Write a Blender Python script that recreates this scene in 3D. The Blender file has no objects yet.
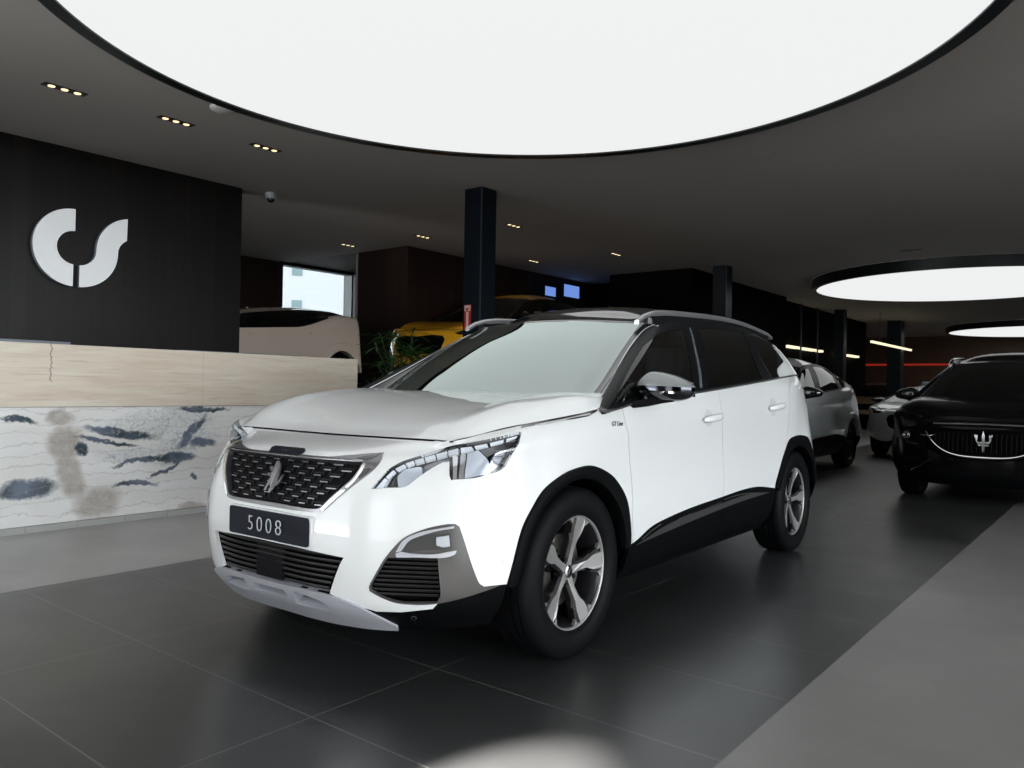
import bpy, bmesh, math, random
import numpy as np
from mathutils import Vector, Matrix
from mathutils.geometry import delaunay_2d_cdt
random.seed(7)
S = bpy.context.scene
COL = S.collection
PI = math.pi
# ------------------------------------------------------------------ camera, world, exposure
CAM_F, CAM_H, CAM_PITCH, CAM_ROLL, CAM_YAW = 786.73, 1.1077, .0056, .0172, .6706
cd = bpy.data.cameras.new('camera'); cam = bpy.data.objects.new('camera', cd); COL.objects.link(cam)
cd.sensor_width = 36; cd.lens = CAM_F/1024*36; cd.clip_start = .05; cd.clip_end = 300
_f = Vector((-math.sin(CAM_YAW)*math.cos(CAM_PITCH), math.cos(CAM_YAW)*math.cos(CAM_PITCH), math.sin(CAM_PITCH)))
_r = Vector((math.cos(CAM_YAW), math.sin(CAM_YAW), 0)); _u = _r.cross(_f)
_c, _s = math.cos(CAM_ROLL), math.sin(CAM_ROLL)
_r2 = _r*_c+_u*_s; _u2 = _u*_c-_r*_s
M = Matrix((_r2, _u2, -_f)).transposed().to_4x4(); M.translation = (0, 0, CAM_H)
cam.matrix_world = M
S.camera = cam
S.view_settings.view_transform = 'Standard'; S.view_settings.look = 'None'
S.view_settings.gamma = 1; S.view_settings.use_curve_mapping = False
S.view_settings.exposure = 0.0
w = bpy.data.worlds.new('daylight'); S.world = w; w.use_nodes = True
bg = w.node_tree.nodes['Background']
SKY = 3.9
_nt = w.node_tree; _tc = _nt.nodes.new('ShaderNodeTexCoord'); _sp = _nt.nodes.new('ShaderNodeSeparateXYZ'); _nt.links.new(_tc.outputs['Generated'], _sp.inputs[0])
def _mr(src, a, b, c, d):
    n = _nt.nodes.new('ShaderNodeMapRange'); n.inputs['From Min'].default_value = a; n.inputs['From Max'].default_value = b
    n.inputs['To Min'].default_value = c; n.inputs['To Max'].default_value = d; _nt.links.new(src, n.inputs['Value']); return n.outputs[0]
def _mm(op, a, b):
    n = _nt.nodes.new('ShaderNodeMath'); n.operation = op
    for i, q in enumerate((a, b)):
        if isinstance(q, (int, float)): n.inputs[i].default_value = q
        else: _nt.links.new(q, n.inputs[i])
    return n.outputs[0]
# world glow shaped for the interior: boosted low on the left, dimmed low right
_low = _mr(_sp.outputs['Z'], 0.02, -.06, 0, 1); _side = _mr(_sp.outputs['X'], .35, .75, 0, 1)
_left = _mr(_sp.outputs['X'], -.10, -.60, 0, 1)
_g = _mm('ADD', .76, _mm('MULTIPLY', _low, _mm('ADD', .1, _mm('MULTIPLY', _left, 7.5))))
_r = _mm('SUBTRACT', 2.35, _mm('MULTIPLY', _low, 2.25))
_st = _mm('ADD', _mm('MULTIPLY', _g, _mm('SUBTRACT', 1.0, _side)), _mm('MULTIPLY', _r, _side))
_nt.links.new(_mm('MULTIPLY', _st, SKY), bg.inputs[1])
bg.inputs[0].default_value = (.92, .97, 1.0, 1)
# window portals: guide daylight sampling through the glazed street fronts
def portal(loc, rot, sx, sy):
    l = bpy.data.lights.new('daylight_portal', 'AREA'); l.shape = 'RECTANGLE'; l.size = sx; l.size_y = sy
    l.cycles.is_portal = True
    o = bpy.data.objects.new('daylight_portal', l); COL.objects.link(o); o.location = loc; o.rotation_euler = rot
WIN_Y, WIN_X = -4.2, 6.6
WX0, WX1, WY1 = -13.0, -3.7, 9.5
DX0, DX1 = -2.1, -.2                       # unseen doorway, added to let the sun spot in      # glazed stretches: street front from WX0 to WX1, side front up to WY1
portal(((WX0+WX1)/2, WIN_Y-.05, 1.65), (PI/2, 0, 0), WX1-WX0, 3.2)
portal(((DX0+DX1)/2, WIN_Y-.05, 1.65), (PI/2, 0, 0), DX1-DX0, 3.2)
portal((WIN_X+.05, (WIN_Y+WY1)/2, 1.65), (PI/2, 0, PI/2), WY1-WIN_Y, 3.2)

# ------------------------------------------------------------------ materials
def mat(name, col, rough=.5, metal=0, coat=0, spec=.5, coat_rough=.03, ior=None, emit=None, estr=0, alpha=None):
    m = bpy.data.materials.new(name); m.use_nodes = True
    b = m.node_tree.nodes['Principled BSDF']
    b.inputs['Base Color'].default_value = (*col, 1); b.inputs['Roughness'].default_value = rough
    b.inputs['Metallic'].default_value = metal; b.inputs['Coat Weight'].default_value = coat
    b.inputs['Coat Roughness'].default_value = coat_rough; b.inputs['Coat IOR'].default_value = 1.5 if 'white_paint' in name else 1.5; b.inputs['Specular IOR Level'].default_value = spec
    if ior: b.inputs['IOR'].default_value = ior
    if emit: b.inputs['Emission Color'].default_value = (*emit, 1); b.inputs['Emission Strength'].default_value = estr
    m.diffuse_color = (*col, 1)
    return m
def nodes(m): return m.node_tree.nodes, m.node_tree.links, m.node_tree.nodes['Principled BSDF']
def glass_mat(name, tint, refl0=.12, power=3.0, reflmax=1.0, rough=0.0, rcol=(1, 1, 1)):
    """tinted pane: coloured see-through layer under a mirror-like coat whose strength follows the viewing angle"""
    m = bpy.data.materials.new(name); m.use_nodes = True; nt = m.node_tree; nt.nodes.clear()
    out = nt.nodes.new('ShaderNodeOutputMaterial'); mix = nt.nodes.new('ShaderNodeMixShader')
    tr = nt.nodes.new('ShaderNodeBsdfTransparent'); gl = nt.nodes.new('ShaderNodeBsdfGlossy'); lw = nt.nodes.new('ShaderNodeLayerWeight')
    pw = nt.nodes.new('ShaderNodeMath'); pw.operation = 'POWER'; pw.inputs[1].default_value = power
    mr = nt.nodes.new('ShaderNodeMapRange'); mr.inputs['To Min'].default_value = refl0; mr.inputs['To Max'].default_value = reflmax
    lw.inputs[0].default_value = .5
    tr.inputs[0].default_value = (*tint, 1); gl.inputs['Roughness'].default_value = rough; gl.inputs[0].default_value = (*rcol, 1)
    nt.links.new(lw.outputs['Facing'], pw.inputs[0]); nt.links.new(pw.outputs[0], mr.inputs['Value'])
    nt.links.new(mr.outputs[0], mix.inputs[0]); nt.links.new(tr.outputs[0], mix.inputs[1]); nt.links.new(gl.outputs[0], mix.inputs[2])
    nt.links.new(mix.outputs[0], out.inputs[0]); m.diffuse_color = (*tint, .5)
    return m
MT = {}
MT['white'] = mat('white_paint', (.77, .785, .79), .38, coat=1.0, coat_rough=.02)
MT['black_gloss'] = mat('black_gloss', (.006, .007, .008), .12, coat=1, coat_rough=.01)
MT['black'] = mat('black_plastic', (.006, .006, .007), .6, spec=.08)
MT['void'] = mat('dark_inside', (.003, .003, .003), .9, ior=1.1)
MT['clad'] = mat('arch_plastic', (.002, .0024, .003), .55, ior=1.15)
MT['satin_grey'] = mat('satin_grey_plastic', (.095, .092, .09), .30, metal=.2, coat=.4, coat_rough=.2)
MT['silver'] = mat('satin_silver', (.52, .53, .58), .35, metal=.35)
MT['chrome'] = mat('chrome', (.86, .86, .87), .08, metal=1)
MT['chrome_soft'] = mat('soft_chrome', (.60, .61, .63), .22, metal=1)
MT['emblem'] = mat('emblem_metal', (.34, .34, .35), .3, metal=.9)
MT['chip'] = mat('grille_chip', (.30, .31, .33), .35, metal=.8)
MT['frame_matt'] = mat('matt_black_frame', (.003, .004, .005), .35, ior=1.2)
MT['machined'] = mat('machined_alloy', (.33, .325, .32), .38, metal=.6)
MT['rim_dark'] = mat('dark_alloy', (.012, .012, .014), .35, metal=.3)
MT['tyre'] = mat('tyre_rubber', (.0035, .004, .005), .55, ior=1.18)
MT['disc'] = mat('brake_disc', (.18, .17, .16), .35, metal=.9)
MT['seat'] = mat('seat_leather', (.060, .085, .090), .45)
MT['dash'] = mat('dashboard_plastic', (.012, .013, .014), .7)
MT['plate'] = mat('plate_blue_black', (.010, .012, .020), .4, spec=.12)
MT['digits'] = mat('plate_digits', (.55, .57, .60), .5)
MT['drl'] = mat('light_guide', (.90, .93, .97), .3)
MT['lens_blue'] = mat('lamp_reflector', (.80, .85, .93), .25, metal=.55)
MT['orange'] = mat('orange_glint', (.8, .3, .12), .3)
MT['glass_ws'] = glass_mat('windscreen_glass', (.28, .31, .29), .25, 1.6, .95, rcol=(.88, 1.0, .97))
MT['glass_side'] = glass_mat('side_glass', (.38, .41, .41), .045, 4.0, .8)
MT['glass_dark'] = glass_mat('privacy_glass', (.03, .03, .03), .045, 4.0, .8)
MT['lens'] = glass_mat('lamp_cover', (.95, .97, 1.0), .06, 3.0, .9)
MT['red_lamp'] = mat('red_lamp', (.25, .01, .01), .15, coat=1)

# ------------------------------------------------------------------ object helpers
def empty(name, loc=(0, 0, 0), rz=0, label=None, cat=None, group=None, parent=None):
    o = bpy.data.objects.new(name, None); COL.objects.link(o); o.location = loc; o.rotation_euler = (0, 0, rz)
    if label: o['label'] = label
    if cat: o['category'] = cat
    if group: o['group'] = group
    if parent: o.parent = parent
    return o
def tag(o, label=None, cat=None, group=None, kind=None):
    if label: o['label'] = label
    if cat: o['category'] = cat
    if group: o['group'] = group
    if kind: o['kind'] = kind
    return o
def mesh_obj(name, V, Fc, m, parent=None, smooth=False, normals=None, mats=None, idx=None, sharp=None):
    me = bpy.data.meshes.new(name)
    me.from_pydata([tuple(map(float, v)) for v in V], [], [tuple(map(int, f)) for f in Fc])
    for mm in (mats or [m]): me.materials.append(mm)
    if idx is not None: me.polygons.foreach_set('material_index', idx)
    if smooth: me.polygons.foreach_set('use_smooth', [True]*len(me.polygons))
    if sharp is not None and smooth: me.set_sharp_from_angle(angle=math.radians(sharp))
    if normals is not None: me.normals_split_custom_set_from_vertices([tuple(map(float, n)) for n in normals])
    me.update()
    o = bpy.data.objects.new(name, me); COL.objects.link(o)
    if parent: o.parent = parent
    return o
class MB:
    """collects shapes that make ONE mesh"""
    def __init__(s): s.V = []; s.F = []; s.I = []; s.mi = 0
    def add(s, V, Fc):
        n = len(s.V); s.V += [tuple(v) for v in V]; s.F += [tuple(i+n for i in f) for f in Fc]; s.I += [s.mi]*len(Fc)
        return s
    def box(s, a, b, bev=0):
        (x0, y0, z0), (x1, y1, z1) = [min(p, q) for p, q in zip(a, b)], [max(p, q) for p, q in zip(a, b)]
        if bev <= 0:
            V = [(x, y, z) for x in (x0, x1) for y in (y0, y1) for z in (z0, z1)]
            return s.add(V, [(0, 1, 3, 2), (4, 6, 7, 5), (0, 4, 5, 1), (2, 3, 7, 6), (0, 2, 6, 4), (1, 5, 7, 3)])
        bm = bmesh.new(); bmesh.ops.create_cube(bm, size=1)
        for v in bm.verts: v.co = Vector(((x0+x1)/2+v.co.x*(x1-x0), (y0+y1)/2+v.co.y*(y1-y0), (z0+z1)/2+v.co.z*(z1-z0)))
        bmesh.ops.bevel(bm, geom=bm.edges[:], offset=bev, segments=3, affect='EDGES', profile=.5)
        return s.bm(bm)
    def bm(s, bm):
        bm.verts.index_update(); s.add([tuple(v.co) for v in bm.verts], [[v.index for v in f.verts] for f in bm.faces]); bm.free(); return s
    def tube(s, pts, r, n=8, close=False, flat=1.0, up=(0, 0, 1)):
        P = [Vector(p) for p in pts]; rs = r if isinstance(r, (list, tuple)) else [r]*len(P); V = []; Fc = []; m = len(P)
        for i, p in enumerate(P):
            a = P[(i-1) % m] if (close or i > 0) else p; b = P[(i+1) % m] if (close or i < m-1) else p
            t = (b-a).normalized(); side = t.cross(Vector(up))
            if side.length < 1e-4: side = t.cross(Vector((1, 0, 0)))
            side.normalize(); u2 = side.cross(t)
            for k in range(n):
                an = 2*PI*k/n; V.append(tuple(p+side*math.cos(an)*rs[i]+u2*math.sin(an)*rs[i]*flat))
        for i in range(m if close else m-1):
            for k in range(n):
                a, b = i*n+k, i*n+(k+1) % n; c, d = ((i+1) % m)*n+(k+1) % n, ((i+1) % m)*n+k
                Fc.append((a, b, c, d))
        if not close: Fc += [tuple(range(n))[::-1], tuple(range((m-1)*n, m*n))]
        return s.add(V, Fc)
    def lathe(s, prof, n=48, axis='y', c=(0, 0, 0), a0=0, a1=2*PI):
        """prof = (radius, along axis)"""
        V = []; Fc = []; full = abs(a1-a0-2*PI) < 1e-6; m = n if full else n+1
        for i in range(m):
            an = a0+(a1-a0)*i/n; cs, sn = math.cos(an), math.sin(an)
            for r, h in prof:
                p = (r*cs, h, r*sn) if axis == 'y' else (r*cs, r*sn, h) if axis == 'z' else (h, r*cs, r*sn)
                V.append(tuple(q+w_ for q, w_ in zip(p, c)))
        k = len(prof)
        for i in range(n):
            j = (i+1) % m
            for q in range(k-1): Fc.append((i*k+q, i*k+q+1, j*k+q+1, j*k+q))
        return s.add(V, Fc)
    def prism(s, poly, fn, h0, h1):
        """poly 2D; fn(a,b,h) -> xyz"""
        n = len(poly); V = [fn(a, b, h0) for a, b in poly]+[fn(a, b, h1) for a, b in poly]
        Fc = [tuple(range(n))[::-1], tuple(range(n, 2*n))]+[(i, (i+1) % n, n+(i+1) % n, n+i) for i in range(n)]
        return s.add(V, Fc)
    def obj(s, name, m, parent=None, smooth=False, sharp=40, mats=None):
        return mesh_obj(name, s.V, s.F, m, parent, smooth, mats=mats, idx=s.I if mats else None, sharp=sharp)
def text_mesh(body, size, depth=.002, spacing=1.0, align='CENTER', offset=0.):
    cu = bpy.data.curves.new('t', 'FONT'); cu.body = body; cu.size = size; cu.extrude = depth; cu.offset = offset; cu.space_character = spacing
    cu.align_x = align; cu.align_y = 'CENTER'; cu.resolution_u = 4
    o = bpy.data.objects.new('t', cu); COL.objects.link(o)
    dg = bpy.context.evaluated_depsgraph_get(); me = bpy.data.meshes.new_from_object(o.evaluated_get(dg))
    V = np.array([v.co[:] for v in me.vertices]); Fc = [tuple(p.vertices) for p in me.polygons]
    bpy.data.objects.remove(o); bpy.data.curves.remove(cu); bpy.data.meshes.remove(me)
    return V, Fc
# ------------------------------------------------------------------ surfaces of the cars
# ---- smooth tensor surfaces through a net of body points -------------------
def cr_matrix(kn, t):
    """rows give Catmull-Rom (non-uniform Hermite) weights of the knot values at t"""
    kn = np.asarray(kn, float); t = np.atleast_1d(np.asarray(t, float)); n = len(kn)
    T = np.zeros((n, n))
    for i in range(n):
        if i == 0: h = kn[1]-kn[0]; T[0, 0] = -1/h; T[0, 1] = 1/h
        elif i == n-1: h = kn[-1]-kn[-2]; T[i, i] = 1/h; T[i, i-1] = -1/h
        else:
            a = kn[i]-kn[i-1]; b = kn[i+1]-kn[i]
            T[i, i-1] = -b/(a*(a+b)); T[i, i] = (b-a)/(a*b); T[i, i+1] = a/(b*(a+b))
    k = np.clip(np.searchsorted(kn, t, side='right')-1, 0, n-2)
    h = kn[k+1]-kn[k]; s = (t-kn[k])/h
    M = np.zeros((len(t), n)); r = np.arange(len(t))
    s2, s3 = s*s, s*s*s
    M[r, k] += 2*s3-3*s2+1; M[r, k+1] += -2*s3+3*s2
    M += ((s3-2*s2+s)*h)[:, None]*T[k] + ((s3-s2)*h)[:, None]*T[k+1]
    return M
class Net:
    """net[i][j] = point of station i, level j; mirrored about y=0 past the ends flagged in sym"""
    def __init__(s, net, sym=(True, True), vscale=None):
        P = np.array(net, float); L = P.shape[1]//2
        d = np.linalg.norm(np.diff(P[:, L], axis=0), axis=1)
        u = np.r_[0, np.cumsum(d)]; s.umax = u[-1]; s.uk0 = u.copy()
        m = np.array([1, -1, 1])
        if sym[0]: P = np.concatenate([P[1:2]*m, P]); u = np.r_[-u[1], u]
        if sym[1]: P = np.concatenate([P, P[-2:-1]*m]); u = np.r_[u, u[-1]+(u[-1]-u[-2])]
        s.P = P; s.uk = u
        dv = np.linalg.norm(np.diff(P, axis=1), axis=2).mean(0) if vscale is None else np.asarray(vscale, float)
        s.vk = np.r_[0, np.cumsum(dv)]; s.vmax = s.vk[-1]
    def ev(s, u, v):
        u = np.atleast_1d(u); v = np.atleast_1d(v)
        return np.einsum('ni,ijk,nj->nk', cr_matrix(s.uk, u), s.P, cr_matrix(s.vk, v))
    def nrm(s, u, v, e=4e-3):
        u = np.atleast_1d(np.asarray(u, float)); v = np.atleast_1d(np.asarray(v, float))
        u0, u1 = u-e, u+e; v0 = np.maximum(v-e, 0); v1 = np.minimum(v+e, s.vmax)
        n = np.cross(s.ev(u1, v)-s.ev(u0, v), s.ev(u, v1)-s.ev(u, v0))
        return n/np.maximum(np.linalg.norm(n, axis=1), 1e-12)[:, None]
    def off(s, u, v, d):
        return s.ev(u, v)+s.nrm(u, v)*np.reshape(d, (-1, 1))
    def grid(s, nu=260, nv=60):
        if not hasattr(s, '_g'):
            U, V = np.meshgrid(np.linspace(0, s.umax, nu), np.linspace(0, s.vmax, nv), indexing='ij')
            s._g = (U.ravel(), V.ravel(), s.ev(U.ravel(), V.ravel()), s.nrm(U.ravel(), V.ravel()))
        return s._g
    def ray(s, o, d, ylim=None):
        U, V, P, N = s.grid(); w = P-o; t = w@d/(d@d); dist = np.linalg.norm(w-t[:, None]*d, axis=1)/t
        bad = (N@d > 0) | (t <= 0)
        dist[bad] = 9
        i = np.argmin(dist + 0*t); u, v, tt = U[i], V[i], t[i]
        for _ in range(25):
            p = s.ev(u, v)[0]; e = 1e-4
            r = p-(o+tt*d)
            J = np.c_[(s.ev(u+e, v)[0]-s.ev(u-e, v)[0])/(2*e), (s.ev(u, v+e)[0]-s.ev(u, v-e)[0])/(2*e), -d]
            q = np.linalg.lstsq(J, -r, rcond=None)[0]
            q = np.clip(q, -.05, .05); u += q[0]; v = min(max(v+q[1], 0), s.vmax); tt += q[2]
            if abs(q).max() < 1e-7: break
        return u, v, float(np.linalg.norm(s.ev(u, v)[0]-(o+tt*d)))
    def inv(s, ax, vals, near=None):
        """(u,v) where the two coordinates ax (e.g. (0,2)) equal vals"""
        U, V, P, N = s.grid(); q = np.asarray(vals, float)
        dd = np.linalg.norm(P[:, ax]-q, axis=1)
        if near is not None: dd = dd + 10*(np.abs(P[:, near[0]]-near[1]) > near[2])
        i = np.argmin(dd); u, v = U[i], V[i]; e = 1e-4
        for _ in range(20):
            r = s.ev(u, v)[0][list(ax)]-q
            J = np.c_[(s.ev(u+e, v)[0]-s.ev(u-e, v)[0])[list(ax)]/(2*e), (s.ev(u, v+e)[0]-s.ev(u, v-e)[0])[list(ax)]/(2*e)]
            st = np.clip(np.linalg.lstsq(J, -r, rcond=None)[0], -.05, .05); u += st[0]; v = min(max(v+st[1], -.0), s.vmax)
            if abs(st).max() < 1e-6: break
        return u, v
# ---- nets of the white car (x forward from the front axle, y to its left, z up) ----
PLAN = [(.862,0),(.852,.30),(.798,.50),(.722,.638),(.632,.765),(.49,.865),(.25,.905),(0,.918),(-.35,.914),(-.8,.905),(-1.5,.90),
        (-2.2,.905),(-2.84,.918),(-3.25,.90),(-3.50,.81),(-3.66,.60),(-3.72,.3),(-3.73,0)]
TOP = [(.522,0,.899),(.526,.28,.901),(.530,.47,.903),(.533,.580,.9035),(.539,.672,.904),(.388,.775,.947),(.22,.85,.978),(0,.862,1.000),(-.35,.862,1.040),
       (-.8,.862,1.068),(-1.5,.866,1.122),(-2.2,.862,1.172),(-2.84,.845,1.222),(-3.2,.785,1.232),(-3.42,.70,1.19),(-3.56,.50,1.15),(-3.62,.25,1.13),(-3.63,0,1.13)]
_ins_f = [.10,.030,.004,0,.018,.050,.086,.158]
_z_f   = [.205,.29,.40,.55,.68,.775,.836,.865]
_ins_s = [.11,.045,.012,.002,.011,.012,.010,.030]
_z_s   = [.22,.30,.40,.55,.70,.83,None,None]
def lower_net():
    net = []
    n = len(PLAN)
    for i,(x,y) in enumerate(PLAN):
        a = np.array(PLAN[max(i-1,0)]); b = np.array(PLAN[min(i+1,n-1)])
        if i == 0: a = b*[1,-1]
        if i == n-1: b = a*[1,-1]
        t = b-a; nn = np.array([-t[1], t[0]])/np.linalg.norm(t)      # inward
        if nn@np.array([x+1.4, y]) > 0: nn = -nn
        w = {0:0,1:0,2:0,3:.15,4:.55,5:.85}.get(i, 1.0)               # 0 = front section, 1 = side section
        tx,ty,tz = TOP[i]
        zs = [.22,.30,.40,.55,.70,.83,.83+(tz-.83)*.52,.83+(tz-.83)*.84]
        row = []
        for k in range(8):
            ins = _ins_f[k]*(1-w)+_ins_s[k]*w; z = _z_f[k]*(1-w)+zs[k]*w
            if i in (2,3,4): ins += {2:(0,0,0,0,0,.0,.004,.004,.003), 3:(0,0,0,0,.002,.014,.044,.044), 4:(0,0,0,0,.002,.030,.066,.060)}[i][k]
            if i == 13: ins = [.10,.04,0,0,.01,.03,.06,.09][k]
            if i >= 14: ins = [.10,.04,0,0,.02,.05,.07,.09][k]
            row.append((x+nn[0]*ins, y+nn[1]*ins, z))
        row.append((tx,ty,tz))
        net.append(row)
    return Net(net)
# hood: rows from the front shut line to the cowl, columns centre -> side
HOOD = [
 [(.517,0,.903),(.521,.28,.905),(.525,.47,.907),(.528,.575,.9075),(.531,.630,.9075),(.536,.668,.908)],
 [(.470,0,.919),(.470,.30,.923),(.472,.50,.933),(.474,.61,.939),(.474,.672,.936),(.466,.722,.926)],
 [(.400,0,.948),(.400,.30,.953),(.400,.53,.972),(.400,.65,.984),(.395,.715,.979),(.388,.773,.950)],
 [(.22,0,1.004),(.22,.30,1.010),(.22,.56,1.030),(.22,.69,1.045),(.22,.775,1.028),(.22,.848,.980)],
 [(0,0,1.049),(0,.30,1.054),(0,.57,1.070),(0,.70,1.076),(0,.79,1.060),(0,.860,1.002)],
 [(-.20,0,1.073),(-.20,.30,1.078),(-.20,.58,1.090),(-.20,.71,1.094),(-.19,.795,1.078),(-.18,.860,1.020)],
 [(-.38,0,1.086),(-.385,.30,1.088),(-.40,.56,1.090),(-.42,.70,1.096),(-.40,.775,1.088),(-.30,.845,1.045)],
]
def hood_net():
    H = np.array(HOOD, float)          # stations across y so that y=0 is mirrored: index i over columns
    return Net(H.transpose(1,0,2), sym=(True, False))
GBASE = [(-.27,0,1.020),(-.285,.32,1.028),(-.345,.60,1.055),(-.415,.745,1.085),(-.225,.852,1.028),(-.62,.858,1.052),(-1.3,.862,1.100),(-2.0,.862,1.155),
         (-2.7,.845,1.212),(-3.15,.805,1.235),(-3.42,.69,1.195),(-3.55,.4,1.14),(-3.58,0,1.13)]
GTOP = [(-1.04,0,1.510),(-1.05,.25,1.505),(-1.082,.45,1.494),(-1.13,.572,1.486),(-1.17,.612,1.474),(-1.36,.622,1.503),(-1.65,.618,1.527),(-2.1,.622,1.547),
        (-2.6,.615,1.545),(-2.98,.59,1.525),(-3.16,.53,1.515),(-3.24,.3,1.535),(-3.26,0,1.54)]
GBULGE = [.03,.03,.025,.012,.012,.028,.032,.034,.03,.025,.03,.035,.035]
ROOFZ = [(-1.04,1.512),(-1.15,1.555),(-1.32,1.602),(-1.6,1.640),(-1.9,1.652),(-2.4,1.642),(-2.8,1.612),(-3.1,1.572),(-3.27,1.545)]
def green_net():
    net = []
    for b,t,g in zip(GBASE, GTOP, GBULGE):
        b = np.array(b); t = np.array(t); d = t-b; n = np.array([b[0]+1.9, b[1]*2.2, 0]); n = n-d*(n@d)/(d@d); n /= np.linalg.norm(n)
        net.append([b, b+d*.33+n*g*.85, b+d*.68+n*g*.9, t])
    return Net(net)
def roof_net():
    rz = np.array(ROOFZ); net = []
    for t in GTOP:
        t = np.array(t, float); cx = np.clip(t[0]*.92-.16, -3.0, -1.75)
        if t[0] > -1.45: cx = -1.75+ (t[0]+1.2)*.3
        c = np.array([cx, 0, 0])
        row = [t]
        for f in (.12,.35,.7,1.0):
            p = t*(1-f)+c*f
            zc = np.interp(-p[0], -rz[:,0], rz[:,1])
            yy = abs(p[1])/.62
            z = zc-.088*yy**2.2
            e = 1-(1-min(f/.35,1))**2
            z = t[2]*(1-e)+z*e if f < .35 else z
            row.append(np.array([p[0], p[1], z]))
        net.append(row)
    return Net(net)
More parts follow.
